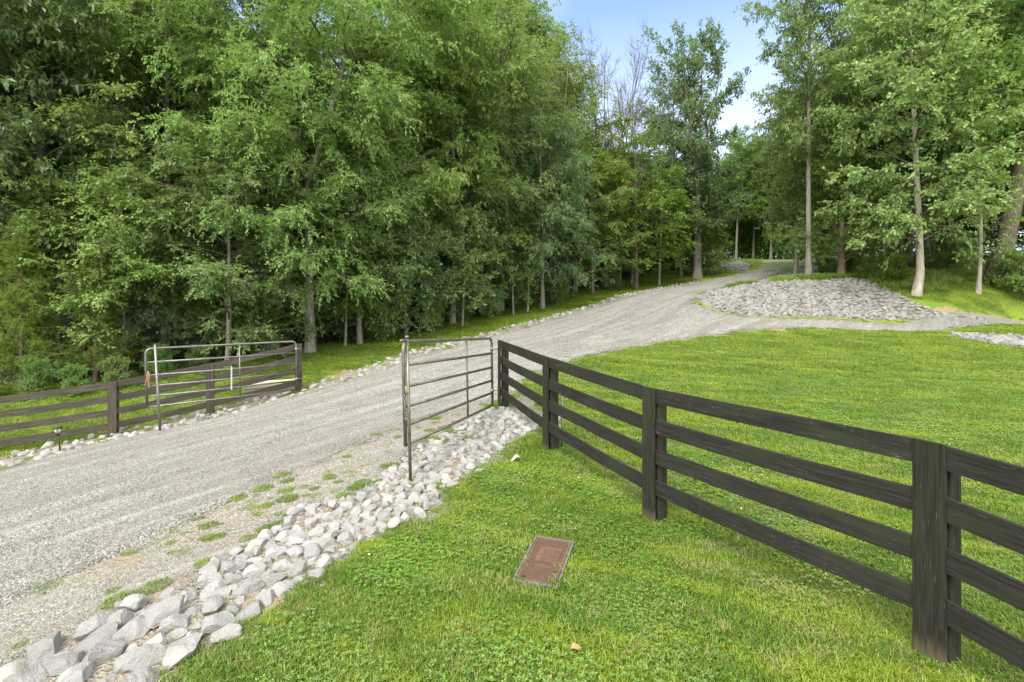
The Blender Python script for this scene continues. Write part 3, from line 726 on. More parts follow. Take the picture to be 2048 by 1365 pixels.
# ------------------------------------------------------------------ grass, gravel: tile variants scattered by geometry nodes
def blades(rng, n, rad_, h0, h1, w, bend=.5, seg=2):
    a = rng.rand(n)*2*PI; r = rad_*np.sqrt(rng.rand(n))*(1-.12*rng.rand(n)); x, y = r*np.cos(a), r*np.sin(a)
    h = h0+(h1-h0)*rng.rand(n); th = rng.rand(n)*2*PI; bd = h*bend*(.3+rng.rand(n)); ww = w*(.6+.8*rng.rand(n))
    dx, dy = np.cos(th), np.sin(th); sx, sy = -dy*ww/2, dx*ww/2
    z = np.zeros(n)
    p = [np.c_[x-sx, y-sy, z-.01], np.c_[x+sx, y+sy, z-.01],
         np.c_[x-sx*.8+dx*bd*.35, y-sy*.8+dy*bd*.35, h*.6], np.c_[x+sx*.8+dx*bd*.35, y+sy*.8+dy*bd*.35, h*.6],
         np.c_[x+dx*bd, y+dy*bd, h*(1-.25*bend)]]
    V = np.stack(p, 1).reshape(-1, 3); i = np.arange(n)*5
    q = np.c_[i, i+1, i+3, i+2]; t = np.c_[i+2, i+3, i+4]
    return V, [q, t], np.repeat(rng.rand(n), 5)
def clover(rng, n, rad_):
    a = rng.rand(n)*2*PI; r = rad_*np.sqrt(rng.rand(n)); c = np.c_[r*np.cos(a), r*np.sin(a), .025+.025*rng.rand(n)]
    Vs, q = [], []
    for k in range(3):
        t = a*7+k*2.09; s = .009+.004*rng.rand(n); d = np.c_[np.cos(t), np.sin(t), .15+.3*rng.rand(n)]; e = np.c_[-np.sin(t), np.cos(t), np.zeros(n)]
        Vs.append(np.stack([c, c+d*s[:, None]+e*s[:, None]*.65, c+d*s[:, None]*1.7, c+d*s[:, None]-e*s[:, None]*.65], 1))
    V = np.concatenate(Vs).reshape(-1, 3); i = np.arange(len(V)//4)*4
    return V, [np.c_[i, i+1, i+2, i+3]], np.repeat(rng.rand(len(i)), 4)
def scatter_nodes(name, sources, pts, rots, scl, idx, label=None, cat=None):
    me = bpy.data.meshes.new(name); me.vertices.add(len(pts)); me.vertices.foreach_set('co', np.asarray(pts, np.float32).ravel())
    a = me.attributes.new('rot', 'FLOAT_VECTOR', 'POINT'); a.data.foreach_set('vector', np.asarray(rots, np.float32).ravel())
    scl = np.asarray(scl, np.float32); sv = np.c_[scl, scl, np.minimum(scl, .75+.25*scl)]
    a = me.attributes.new('scl', 'FLOAT_VECTOR', 'POINT'); a.data.foreach_set('vector', sv.astype(np.float32).ravel())
    a = me.attributes.new('pick', 'INT', 'POINT'); a.data.foreach_set('value', np.asarray(idx, np.int32))
    o = obj(name, me); tag(o, label, cat, None, 'stuff')
    ng = bpy.data.node_groups.new(name+'_scatter', 'GeometryNodeTree')
    ng.interface.new_socket('Geometry', in_out='INPUT', socket_type='NodeSocketGeometry'); ng.interface.new_socket('Geometry', in_out='OUTPUT', socket_type='NodeSocketGeometry')
    nd, lk = ng.nodes, ng.links
    gi, go = nd.new('NodeGroupInput'), nd.new('NodeGroupOutput'); jn = nd.new('GeometryNodeJoinGeometry')
    for s in reversed(sources):
        oi = nd.new('GeometryNodeObjectInfo'); oi.inputs['Object'].default_value = s; oi.inputs['As Instance'].default_value = False
        g = nd.new('GeometryNodeGeometryToInstance'); lk.new(oi.outputs['Geometry'], g.inputs[0]); lk.new(g.outputs[0], jn.inputs[0])
    ip = nd.new('GeometryNodeInstanceOnPoints'); ip.inputs['Pick Instance'].default_value = True
    def attr(nm, ty):
        n = nd.new('GeometryNodeInputNamedAttribute'); n.data_type = ty; n.inputs['Name'].default_value = nm; return n.outputs[0]
    lk.new(gi.outputs[0], ip.inputs['Points']); lk.new(jn.outputs[0], ip.inputs['Instance'])
    lk.new(attr('pick', 'INT'), ip.inputs['Instance Index']); lk.new(attr('rot', 'FLOAT_VECTOR'), ip.inputs['Rotation']); lk.new(attr('scl', 'FLOAT_VECTOR'), ip.inputs['Scale'])
    lk.new(ip.outputs[0], go.inputs[0])
    md = o.modifiers.new('scatter', 'NODES'); md.node_group = ng
    return o
def src(name, V, fs, t, mat, smooth=True): return bpy.data.objects.new(name, mesh_np(name, V, fs, mat, {'tint': t}, smooth))
def slope_rot(x, y, rng):
    e = .25; sx = (H(x+e, y)-H(x-e, y))/(2*e); sy = (H(x, y+e)-H(x, y-e))/(2*e)
    # rotation about z by a, then tilt to the slope: euler XYZ applies x,y,z in order, so tilt in the rotated frame
    a = rng.rand(len(x))*2*PI; ca, sa = np.cos(a), np.sin(a)
    lx, ly = sx*ca+sy*sa, -sx*sa+sy*ca
    return np.c_[np.arctan(ly), -np.arctan(lx), a]
def frustum(x, y, m=2.0, zt=0):
    z = H(x, y); return (y > 1.0) & (np.abs(x) < 1.06*y+m) & ((CAMH-z) < .80*y+1.3)
rg = R_(21)
GT = []
for k in range(6):
    n = 620; V, fs, t = blades(rg, n, .2, .018, .052 if k < 4 else .075, .0055, .9)
    t = np.where(t > .94, .9+t*.1, t*.88); GT.append(src('grass_tile', V, fs, t, M['lawn']))
for k in range(2):
    A = blades(rg, 260, .2, .02, .05, .0055, .9); GT.append(src('grass_tile', *A, M['lawn']))
V, fs, t = blades(rg, 420, .2, .015, .05, .0055, 1.1); GT.append(src('grass_tile', V, fs, np.where(rg.rand(len(t)//5) < .55, .9+.1*rg.rand(len(t)//5), .6*rg.rand(len(t)//5)).repeat(5), M['lawn']))
STRAW = px_poly([(1330,1090),(1420,1070),(1600,1150),(1790,1230),(1800,1300),(1600,1270),(1450,1190)])
CL = [src('clover_tile', *clover(rg, 85, .27), LF['clover']) for k in range(2)]
def jgrid(x0, x1, y0, y1, s, rng):
    X, Y = np.meshgrid(np.arange(x0, x1, s), np.arange(y0, y1, s)); n = X.size
    return X.ravel()+s*(rng.rand(n)-.5)*1.3, Y.ravel()+s*(rng.rand(n)-.5)*1.3
mbx = lambda x, y: np.maximum(np.abs((x-cc[0])*ux[0]+(y-cc[1])*ux[1])-BW/2, np.abs((x-cc[0])*uy[0]+(y-cc[1])*uy[1])-BL/2)
px_, rx_, sx_, ix_, flow = [], [], [], [], []
def lawn_mask(x, y, tr):
    road = sdf(x, y, ROAD)+.12*snoise(x*3.1, y*3.1, 8); bed = sdf(x, y, BED); st = sdf(x, y, LSTRIP)
    bank = np.max([sdf(x, y, q) for q in (BANK, BANK2, ISLE, RPATCH)], axis=0)
    m = (road < -.04-tr) & (sdf(x, y, VERGE) < .0) & (bed < -.0-tr) & (st < .02-tr*.5) & (bank < -tr*.4) & (forest_m(x, y) < .9) & (mbx(x, y) > tr*.8+.03)
    so = soil_m(x, y); m &= ~(so > .35+.3*rg.rand(len(x)))
    return m
for (ya, yb, s, k) in ((1.0, 6.5, .145, 1.), (6.5, 11, .22, 1.35), (11, 18, .34, 1.9), (18, 62, .60, 2.9)):
    x, y = jgrid(-20 if yb < 20 else -16, 30, ya, yb, s, rg)
    m = frustum(x, y); x, y = x[m], y[m]
    m = lawn_mask(x, y, .12*k); x, y = x[m], y[m]
    px_.append(np.c_[x, y, H(x, y)]); rx_.append(slope_rot(x, y, rg)); sx_.append(k*(.85+.35*rg.rand(len(x)))*(1+.28*snoise(x*1.3+y*.5, y*2.6, 31))); ix_.append(np.where(((sdf(x, y, STRAW) > -.1) & (rg.rand(len(x)) < .55)) | ((snoise(x*1.9, y*1.9, 88) > .7) & (rg.rand(len(x)) < .45)), 8, rg.randint(0, 8, len(x))))
# small tufts creeping over the edges, into stones and the verge
x, y = jgrid(-14, 24, 1.2, 34, .17, rg); m = frustum(x, y); x, y = x[m], y[m]
rd = sdf(x, y, ROAD); bd = sdf(x, y, BED); stp = sdf(x, y, LSTRIP)
edge = ((np.abs(bd) < .22) & (rd < .35)) & (rg.rand(len(x)) < .8) & (snoise(x*1.8, y*1.8, 77) > -.15) & (mbx(x, y) > .12)
vg = sdf(x, y, VERGE); x2 = (vg > -.08) & (bd < .05) & (rg.rand(len(x)) < np.clip(.28+.75*snoise(x*1.9, y*1.9, 41), .06, .8))
x2 |= (vg > -.1) & (bd < .05) & (rg.rand(len(x)) < .12)
_x2b = (rd > -.25) & (rd < .3) & (snoise(x*2.2, y*2.2, 41) > .4) & (rg.rand(len(x)) < .5)
x3 = (bd > 0) & (rg.rand(len(x)) < .035)
x4 = (stp > -.1) & (rg.rand(len(x)) < .16)
x5 = (np.abs(rd) < .25) & (y > 12) & (x > 0) & (rg.rand(len(x)) < .45)
x6 = (sdf(x, y, BANK) > .1) & (snoise(x*.9, y*.9, 5) > .0) & (rg.rand(len(x)) < .30)
m = edge | x2 | _x2b | x6 | x3 | x4 | x5; x, y = x[m], y[m]
px_.append(np.c_[x, y, H(x, y)+.02]); rx_.append(slope_rot(x, y, rg)); sx_.append(.16+.55*rg.rand(len(x))**1.5); ix_.append(rg.randint(4, 8, len(x)))
# around the meter box: fine fringe leaning over its frame
t = rg.rand(160)*4; k = t.astype(int); f = (t-k)*2-1; ww, ll = BW/2+.055, BL/2+.055
lx = np.where(k == 0, ww, np.where(k == 1, -ww, f*ww)); ly = np.where(k == 2, ll, np.where(k == 3, -ll, f*ll))
x = cc[0]+lx*ux[0]+ly*uy[0]; y = cc[1]+lx*ux[1]+ly*uy[1]
px_.append(np.c_[x, y, H(x, y)]); rx_.append(slope_rot(x, y, rg)); sx_.append(.2+.1*rg.rand(len(x))); ix_.append(rg.randint(0, 6, len(x)))
for (T_, B_) in rt[:4]+lt[:3]:
    k = 44; a = rg.rand(k)*2*PI; rr_ = .12+.12*rg.rand(k); x = B_[0]+rr_*np.cos(a)+.01; y = B_[1]+rr_*np.sin(a)+.02
    px_.append(np.c_[x, y, H(x, y)]); rx_.append(slope_rot(x, y, rg)); sx_.append(.4+.5*rg.rand(k)); ix_.append(rg.randint(4, 6, k))
Pp = np.concatenate(px_); print('grass tiles', len(Pp))
scatter_nodes('grass', GT, Pp, np.concatenate(rx_), np.concatenate(sx_), np.concatenate(ix_), 'mown green grass covering the lawns and verges', 'grass')
# clover patches with white heads
x, y = jgrid(-4, 12, 1.5, 12, .17, rg); m = frustum(x, y, .5); x, y = x[m], y[m]; m = lawn_mask(x, y, .2) & (mbx(x, y) > .3) & (rg.rand(len(x)) < .12*(1+.8*snoise(x*1.1, y*1.1, 55))); x, y = x[m], y[m]
scatter_nodes('clover', CL, np.c_[x, y, H(x, y)+.004], slope_rot(x, y, rg), .8+.5*rg.rand(len(x)), rg.randint(0, 2, len(x)), 'low clover patches growing in the near lawn', 'clover')
V = I1[0]*.006; fl = [src('flower', V, [I1[1]], np.zeros(len(V)), M['white'])]
x, y = jgrid(-4, 14, 1.5, 14, .33, rg); m = frustum(x, y, .5); x, y = x[m], y[m]; m = lawn_mask(x, y, .1) & (rg.rand(len(x)) < .07*(1+snoise(x, y, 66))); x, y = x[m], y[m]
scatter_nodes('clover_flowers', fl, np.c_[x, y, H(x, y)+.055], slope_rot(x, y, rg), .8+.8*rg.rand(len(x)), np.zeros(len(x), int), 'tiny white clover flowers dotted over the lawn', 'flowers')
# gravel
def gravel_tile(rng, n, rad_, s0, s1):
    Vb, Fb = I1; Vs, Fs, T = [], [], []
    for k in range(n):
        a = rng.rand()*2*PI; r = rad_*math.sqrt(rng.rand()); s = s0+(s1-s0)*rng.rand()**2.2
        V = Vb*(1+.35*(rng.rand(len(Vb), 1)-.5))*[s, s*rng.uniform(.55, .9), s*rng.uniform(.4, .65)]
        V = V@np.array(rot_rand(rng, .35)).T+[r*math.cos(a), r*math.sin(a), s*.25]
        Vs.append(V); Fs.append(Fb+k*len(Vb)); T.append(np.full(len(Vb), rng.rand()))
    return np.concatenate(Vs), [np.concatenate(Fs)], np.concatenate(T)
m, nt = new_mat('loose_gravel_chips'); n = N(nt)
t = n('ShaderNodeAttribute', attribute_name='tint').outputs['Fac']; pos = n('ShaderNodeNewGeometry').outputs['Position']
c = n.ramp(t, [(0, (0.117, 0.113, 0.100)), (.4, (0.196, 0.190, 0.172)), (.85, (0.270, 0.263, 0.244)), (.95, (0.365, 0.357, 0.335)), (1, (0.296, 0.217, 0.139))])
mpr = n('ShaderNodeMapping', {'Vector': pos, 'Rotation': (0, 0, rad(-50))}).outputs[0]
mpt = n('ShaderNodeMapping', {'Vector': mpr, 'Scale': (.13, 1.5, 0)}).outputs[0]
c = n.mix(n.mapr(n.noise(mpt, 1.3, 4, .6), .42, .60, 0, .5), c, (0.135, 0.126, 0.104)); c = n.mix(n.mapr(n.noise(mpt, 2.1, 3, .6), .55, .68, 0, .4), c, (0.313, 0.309, 0.287))
n.out(n.pbsdf(c, .9, .2)); M['chips'] = m
GV = [src('gravel_tile', *gravel_tile(rg, 680, .24, .005, .0155), M['chips'], False) for k in range(4)]
x, y = jgrid(-17, 3, 1.0, 15.5, .20, rg); m = frustum(x, y); x, y = x[m], y[m]
rd = sdf(x, y, ROAD); bd = sdf(x, y, BED)
vgx = sdf(x, y, VERGE)
m = ((vgx > 0) & (rg.rand(len(x)) < .8)) | ((rd > .12) & (rg.rand(len(x)) < np.clip((16-y)/5, 0, 1))) | ((bd > -.1) & (rg.rand(len(x)) < .5)) | ((rd > -.15) & (rg.rand(len(x)) < .4)); x, y, rd = x[m], y[m], rd[m]
sc_ = .8+.5*rg.rand(len(x))
k_ = rg.rand(len(x)) > .75*across(x, y); x, y, rd, sc_ = x[k_], y[k_], rd[k_], sc_[k_]
xf, yf = jgrid(-8, 20, 11, 40, .36, rg); m = frustum(xf, yf); xf, yf = xf[m], yf[m]; rdf = sdf(xf, yf, ROAD)
m = (rdf > .2) & (rg.rand(len(xf)) > .8*across(xf, yf)) & (rg.rand(len(xf)) < np.clip((yf-11)/4, 0, 1)); xf, yf, rdf = xf[m], yf[m], rdf[m]
x, y, rd, sc_ = np.r_[x, xf], np.r_[y, yf], np.r_[rd, rdf], np.r_[sc_, 1.5+.6*rg.rand(len(xf))]
scatter_nodes('gravel', GV, np.c_[x, y, H(x, y)+np.clip(rd*.25, np.where(sdf(x, y, VERGE) > 0, .016, .0), .024)], slope_rot(x, y, rg), sc_, rg.randint(0, 4, len(x)), 'loose grey crushed gravel covering the near drive', 'gravel')
print('gravel tiles', len(x))
# fallen leaves
def leaf_obj(px, py, s, mat, lab, seed):
    r = R_(seed); x, y = hit(px, py); z = float(H(x, y))+.055; n = 9; t = np.linspace(0, 1, n); w = np.sin(t*PI)**.8*.32
    V = np.concatenate([np.c_[t-.5, w, .22*np.sin(t*5)+.25*w], np.c_[t-.5, 0*t, .22*np.sin(t*5)], np.c_[t-.5, -w, .22*np.sin(t*5)+.35*w]])*s
    i = np.arange(n-1); q = np.r_[np.c_[i, i+1, i+n+1, i+n], np.c_[i+n, i+n+1, i+2*n+1, i+2*n]]
    V = np.r_[V, V-[0, 0, .002]]; q = np.r_[q, q[:, ::-1]+3*n]
    o = obj('fallen_leaf', mesh_np('fallen_leaf', V, [q], mat, smooth=True), None, (x, y, z)); o.rotation_euler = (r.randn()*.2, r.randn()*.2, r.rand()*6)
    tag(o, lab, 'leaf')
leaf_obj(1152, 1318, .07, M['dryleaf'], 'curled brown leaf on the grass near the bottom edge of the lawn', 1)
leaf_obj(1031, 926, .13, M['paleleaf'], 'bleached curled leaf on the grass below the near gate post', 2)
leaf_obj(1480, 1030, .05, M['paleleaf'], 'tiny pale leaf on the grass under the bottom black rail', 3)

# ------------------------------------------------------------------ trees
def unit(v): return v/(np.linalg.norm(v, axis=-1, keepdims=True)+1e-9)
def rotz_v(v, a):
    c, s = np.cos(a), np.sin(a); return np.stack([v[..., 0]*c-v[..., 1]*s, v[..., 0]*s+v[..., 1]*c, v[..., 2]], -1)
def grow(start, az, el, L, droop, k, rng, wob=.12):
    """polylines bending downwards: start (n,3) -> (n,k,3)"""
    n = len(start); P_ = np.zeros((n, k, 3)); P_[:, 0] = start; a = az.copy()
    for j in range(1, k):
        s = j/(k-1); e = el-droop*s**1.2; a = a+rng.randn(n)*wob
        d = np.stack([np.cos(a)*np.cos(e), np.sin(a)*np.cos(e), np.sin(e)], -1); P_[:, j] = P_[:, j-1]+d*(L/(k-1))[:, None]
    return P_
def interp(Pl, s):
    """Pl (n,k,3), s (n,) in 0..1 -> points, tangents"""
    k = Pl.shape[1]; f = np.clip(s, 0, .9999)*(k-1); i = f.astype(int); u = (f-i)[:, None]; r = np.arange(len(Pl))
    a, b = Pl[r, i], Pl[r, i+1]; return a*(1-u)+b*u, unit(b-a)
def make_tree(seed, Ht=16., base=2.5, R=4.5, nl=46, e0=.5, e1=.9, droop=.9, tr=.17, prof='round', leaf=.085, lw=.5, lgap=.045, twig=.42, tgap=.17, sgap=.34, fork=None, bark='grey', lmat='horn', hang=.25, flat=.35,
              bend=.35, dead=False, azlim=None, sub_len=.55, curve=None, side=None, minL=.3):
    nl = int(nl*1.3); sgap *= .75; tgap *= .58; leaf *= 1.15; lgap *= .88; tr *= .9; flat *= 1.35
    if not dead: droop *= .62; e0 += .12; hang *= .75
    rng = R_(seed); k = 16; hz = np.linspace(0, 1, k); Hf = fork[0]*Ht if fork else Ht
    wx, wy = rng.randn(2)*bend*.5, rng.randn(2)*bend*.5
    def wander(h): t = h/Ht; return np.c_[bend*(wx[0]*np.sin(t*3+wx[1]*3)-wx[0]*np.sin(wx[1]*3)), bend*(wy[0]*np.sin(t*2.6+wy[1]*3)-wy[0]*np.sin(wy[1]*3)), h]
    hh = hz*Hf; tp = wander(hh)
    if curve is not None: tp[:, 0] += np.interp(hh, curve[0], curve[1])
    frac = hh/Ht; r = tr*(1-frac)**.85+.015; r[0] *= 1.45; r[1] *= 1.12
    leaders = [(tp, r)]; polys = [tp[None]]; rads = [r[None]]
    if fork:
        nf = fork[1]
        for j in range(nf):
            az = 2*PI*j/nf+rng.rand()*.8+fork[3] if len(fork) > 3 else 2*PI*j/nf+rng.rand()
            L = (Ht-Hf)*rng.uniform(.82, 1.0)/math.cos(fork[2]*.7); q = grow(tp[-1:], np.array([az]), np.array([PI/2-fork[2]*rng.uniform(.7, 1.3)]), np.array([L]), -fork[2]*.6, k, rng, .1)[0]
            rr = r[-1]*(.8 if nf < 3 else .62)*(1-hz)**.8+.012; leaders.append((q, rr)); polys.append(q[None]); rads.append(rr[None])
    trunkV = tubes(np.concatenate(polys), np.concatenate(rads), 9)
    # limbs
    t = (np.arange(nl)+rng.rand(nl))/nl; h = base+(Ht*.985-base)*t**.92
    az = np.arange(nl)*2.399+rng.randn(nl)*.4
    if azlim: az = azlim[0]+azlim[1]*(rng.rand(nl)-.5)
    pr = {'round': np.sin(PI*np.clip(.18+.80*t, 0, 1))**.7, 'cone': (1-t*.93)**.9, 'top': np.sin(PI*np.clip(t*.72+.22, 0, 1))**.8, 'tall': .75*np.sin(PI*np.clip(.25+.70*t, 0, 1))**.6+.2, 'vase': .35+.65*t**.7*(1.15-t**6)}[prof]
    L = R*pr*rng.uniform(.65, 1.12, nl)
    if side is not None: L *= 1+side[1]*np.cos(az-side[0])
    el = e0+(e1-e0)*t+rng.randn(nl)*.18
    st = np.zeros((nl, 3)); lr = np.zeros(nl)
    for i in range(nl):
        cand = [ld for ld in leaders if ld[0][0, 2]-1e-3 <= h[i] <= ld[0][-1, 2]+.01] or [leaders[-1]]
        q, rr = cand[rng.randint(len(cand))]; hi = min(h[i], q[-1, 2]-.02); st[i] = [np.interp(hi, q[:, 2], q[:, c]) for c in range(3)]; lr[i] = np.interp(hi, q[:, 2], rr)
    lim = grow(st, az, el, L, droop, 9, rng, .2)
    s9 = np.linspace(0, 1, 9); lrad = np.minimum(.008+(.011 if not dead else .016)*L, lr*.5)[:, None]*(1-s9*.82)
    parts = [tubes(lim, lrad, 5)]
    # sub-branches
    ns = np.maximum((L/sgap).astype(int), 2); li = np.repeat(np.arange(nl), ns); s = .12+.88*rng.rand(len(li))**.8
    p, d = interp(lim[li], s); sgn = np.where(rng.rand(len(li)) < .5, 1, -1)
    sa = np.arctan2(d[:, 1], d[:, 0])+sgn*rng.uniform(.45, 1.15, len(li)); se = np.arcsin(np.clip(d[:, 2], -1, 1))*.6+rng.randn(len(li))*.38
    sL = np.maximum((.35+.65*(1-s))*L[li]*sub_len*rng.uniform(.5, 1.15, len(li)), minL)
    sub = grow(p, sa, se, sL, droop*.7+hang*.5, 6, rng, .16)
    if dead:
        s6 = np.linspace(0, 1, 6); parts.append(tubes(sub, np.maximum(lrad[li, 4]*.6, .010)[:, None]*(1-s6*.8), 4))
        nt_ = 3; ti = np.repeat(np.arange(len(sub)), nt_); q, d = interp(sub[ti], .25+.75*rng.rand(len(ti)))
        ta = np.arctan2(d[:, 1], d[:, 0])+rng.choice([-1, 1], len(ti))*rng.uniform(.3, .9, len(ti)); te = np.arcsin(np.clip(d[:, 2], -1, 1))*.8+rng.randn(len(ti))*.25+.15
        tw = grow(q, ta, te, .35+.7*rng.rand(len(ti)), -.2, 4, rng, .2); parts.append(tubes(tw, np.array([.009, .007, .005, .003])[None].repeat(len(tw), 0), 3))
        return mesh_np('trunk', *trunkV, BK[bark], smooth=True), mesh_np('branches', *join(parts), BK[bark], smooth=True), None
    parts.append(tubes(sub, np.array([.012, .010, .008, .006, .005, .004])[None].repeat(len(sub), 0), 3))
    # twigs
    nt_ = np.maximum((sL/tgap).astype(int), 1)+1; ti = np.repeat(np.arange(len(sub)), nt_); s = rng.rand(len(ti))
    p, d = interp(sub[ti], s); ta = np.arctan2(d[:, 1], d[:, 0])+rng.choice([-1, 1], len(ti))*rng.uniform(.25, 1.1, len(ti))
    te = np.arcsin(np.clip(d[:, 2], -1, 1))*.5-hang*rng.rand(len(ti))+rng.randn(len(ti))*(flat*.6+.15)
    tL = twig*rng.uniform(.5, 1.35, len(ti)); td = np.stack([np.cos(ta)*np.cos(te), np.sin(ta)*np.cos(te), np.sin(te)], -1)
    twt = rng.rand(len(ti))
    # leaves
    nf = np.maximum((tL/lgap).astype(int), 2); fi = np.repeat(np.arange(len(ti)), nf); n = len(fi)
    s = rng.rand(n); pos = p[fi]+td[fi]*(tL[fi]*s)[:, None]; pos[:, 2] -= hang*.35*(s**2)*tL[fi]
    la = ta[fi]+rng.choice([-1, 1], n)*rng.uniform(.4, 1.25, n); le = te[fi]*.6-.25+rng.randn(n)*flat
    ld = np.stack([np.cos(la)*np.cos(le), np.sin(la)*np.cos(le), np.sin(le)], -1)
    up = unit(np.array([0, 0, 1.])+rng.randn(n, 3)*flat*.75); sd = unit(np.cross(ld, up)); nn = np.cross(sd, ld)
    ll = (leaf*rng.uniform(.6, 1.25, n))[:, None]; w = ll*lw*.5
    q0 = pos; q1 = pos+ld*ll*.45+sd*w+nn*ll*.07; q2 = pos+ld*ll-nn*ll*.05; q3 = pos+ld*ll*.45-sd*w+nn*ll*.07
    V = np.stack([q0, q1, q2, q3], 1).reshape(-1, 3); i = np.arange(n)*4; fcs = np.c_[i, i+1, i+2, i+3]
    tint = np.clip(.45*rng.rand(n)+.35*twt[fi]+.2*rng.rand(len(sub))[ti][fi], 0, 1)
    return (mesh_np('trunk', *trunkV, BK[bark], smooth=True), mesh_np('branches', *join(parts), BK['brown' if bark != 'reddish' else bark], smooth=True),
            mesh_np('crown', V, [fcs], LF[lmat], {'tint': np.repeat(tint, 4)}, False))

SPEC = {
 'hornbeam': dict(Ht=17, base=2.2, R=5.4, nl=64, e0=.35, e1=.85, droop=1.0, tr=.17, fork=(.36, 2, .38, 2.9), leaf=.095, lmat='horn', hang=.5, bark='grey', sgap=.30, tgap=.15),
 'hornbeam2': dict(Ht=15, base=1.5, R=4.4, nl=54, e0=.4, e1=.9, droop=.9, tr=.14, leaf=.10, lmat='horn', hang=.35, bark='grey', tgap=.17),
 'beech': dict(Ht=8.5, base=.8, R=3.9, nl=38, e0=.25, e1=.8, droop=.75, tr=.09, prof='round', leaf=.105, lw=.62, lmat='beech', hang=.22, flat=.28, bark='grey'),
 'hickory': dict(Ht=18, base=3.5, R=5.4, nl=50, e0=.3, e1=1.0, droop=.8, tr=.22, leaf=.18, lw=.45, lgap=.075, twig=.55, tgap=.26, sgap=.36, lmat='hick', hang=.5, flat=.5, bark='dark', fork=(.5, 2, .35)),
 'oak': dict(Ht=20, base=4.2, R=5.6, nl=42, e0=.35, e1=1.1, droop=.15, tr=.37, prof='tall', leaf=.17, lw=.55, lgap=.06, twig=.40, tgap=.2, sgap=.42, lmat='oak', hang=.1, flat=.85, bark='grey', fork=(.45, 4, .30), sub_len=.42, bend=.6),
 'cedar': dict(Ht=8, base=.6, R=2.3, nl=80, e0=.45, e1=1.0, droop=.55, tr=.10, prof='cone', leaf=.085, lw=.24, lgap=.020, twig=.30, tgap=.105, sgap=.26, lmat='cedar', hang=.25, flat=.6, bark='reddish', sub_len=.4),
 'tall': dict(Ht=20, base=5.5, R=4.4, nl=54, e0=.4, e1=1.0, droop=.7, tr=.20, prof='tall', leaf=.15, lw=.55, lgap=.065, twig=.5, tgap=.22, sgap=.36, lmat='shade', hang=.3, flat=.45, bark='grey', bend=.6),
 'tall2': dict(Ht=19, base=3.0, R=4.8, nl=60, e0=.3, e1=1.0, droop=.8, tr=.18, prof='tall', leaf=.16, lw=.55, lgap=.07, twig=.5, tgap=.24, sgap=.38, lmat='horn', hang=.35, flat=.4, bark='brown', bend=.5),
 'maple': dict(Ht=18, base=2.4, R=4.6, nl=60, e0=.25, e1=.95, droop=.65, tr=.17, prof='tall', leaf=.15, lw=.62, lgap=.07, twig=.42, tgap=.21, sgap=.36, lmat='beech', hang=.3, flat=.4, bark='pale', curve=([0, 1.2, 3, 6, 12, 20], [0, -.22, -.15, .05, .35, .5])),
 'sapling': dict(Ht=9.5, base=1.3, R=1.7, nl=36, e0=.3, e1=.9, droop=.6, tr=.075, prof='tall', leaf=.14, lw=.5, lgap=.07, twig=.35, tgap=.17, sgap=.3, lmat='beech', hang=.3, flat=.35, bark='pale', bend=.9),
 'greyd': dict(Ht=11.5, base=.9, R=3.7, nl=50, e0=.35, e1=.9, droop=1.15, tr=.12, prof='round', leaf=.12, lw=.42, lgap=.05, twig=.45, tgap=.17, lmat='grey', hang=.7, flat=.4, bark='grey'),
 'yellow': dict(Ht=11, base=1.2, R=3.4, nl=46, e0=.3, e1=.9, droop=.75, tr=.12, prof='round', leaf=.13, lw=.5, lgap=.06, twig=.4, tgap=.17, lmat='yel', hang=.2, flat=.25, bark='brown'),
 'shrub': dict(Ht=2.4, base=.15, R=1.35, nl=30, e0=.6, e1=1.2, droop=.7, tr=.03, prof='round', leaf=.085, lw=.6, lgap=.04, twig=.28, tgap=.12, sgap=.16, lmat='shade', hang=.2, flat=.5, bark='brown', minL=.25),
 'shrub2': dict(Ht=3.4, base=.2, R=1.7, nl=34, e0=.6, e1=1.2, droop=.8, tr=.04, prof='round', leaf=.10, lw=.5, lgap=.045, twig=.3, tgap=.14, sgap=.2, lmat='grey', hang=.35, flat=.5, bark='brown', minL=.3),
 'leaning': dict(Ht=21, base=7., R=6.0, nl=56, e0=.3, e1=1.0, droop=.75, tr=.48, prof='tall', leaf=.16, lw=.5, lgap=.07, twig=.5, tgap=.22, sgap=.36, lmat='beech', hang=.4, flat=.5, bark='brown', curve=([0, 2, 6, 12, 20], [0, .45, 1.3, 2.3, 3.2]), fork=(.6, 3, .4)),
 'dead1': dict(Ht=17, base=6, R=3.2, nl=16, e0=.7, e1=1.2, droop=-.35, tr=.13, prof='top', bark='dead', dead=True, fork=(.5, 3, .30), sgap=.3, sub_len=.6),
 'dead2': dict(Ht=16, base=6, R=3.4, nl=30, e0=.6, e1=1.15, droop=-.35, tr=.15, prof='top', bark='dead', dead=True, fork=(.42, 5, .32), sgap=.3, sub_len=.6),
 'mapleyoung': dict(Ht=7.5, base=.9, R=2.5, nl=34, e0=.3, e1=.9, droop=.5, tr=.07, prof='round', leaf=.14, lw=.7, lgap=.07, twig=.34, tgap=.18, lmat='shade', hang=.2, flat=.3, bark='grey'),
}
PROTO = {}; tot = 0
for q, (k, v) in enumerate(SPEC.items()):
    PROTO[k] = make_tree(100+q, **v); n = len(PROTO[k][2].polygons) if PROTO[k][2] else 0; tot += n; print('tree', k, n)
print('leaves', tot)
def clone_mat(kind, lmat):
    me = PROTO[kind][2].copy(); me.materials.clear(); me.materials.append(LF[lmat]); return me
ALT = {}
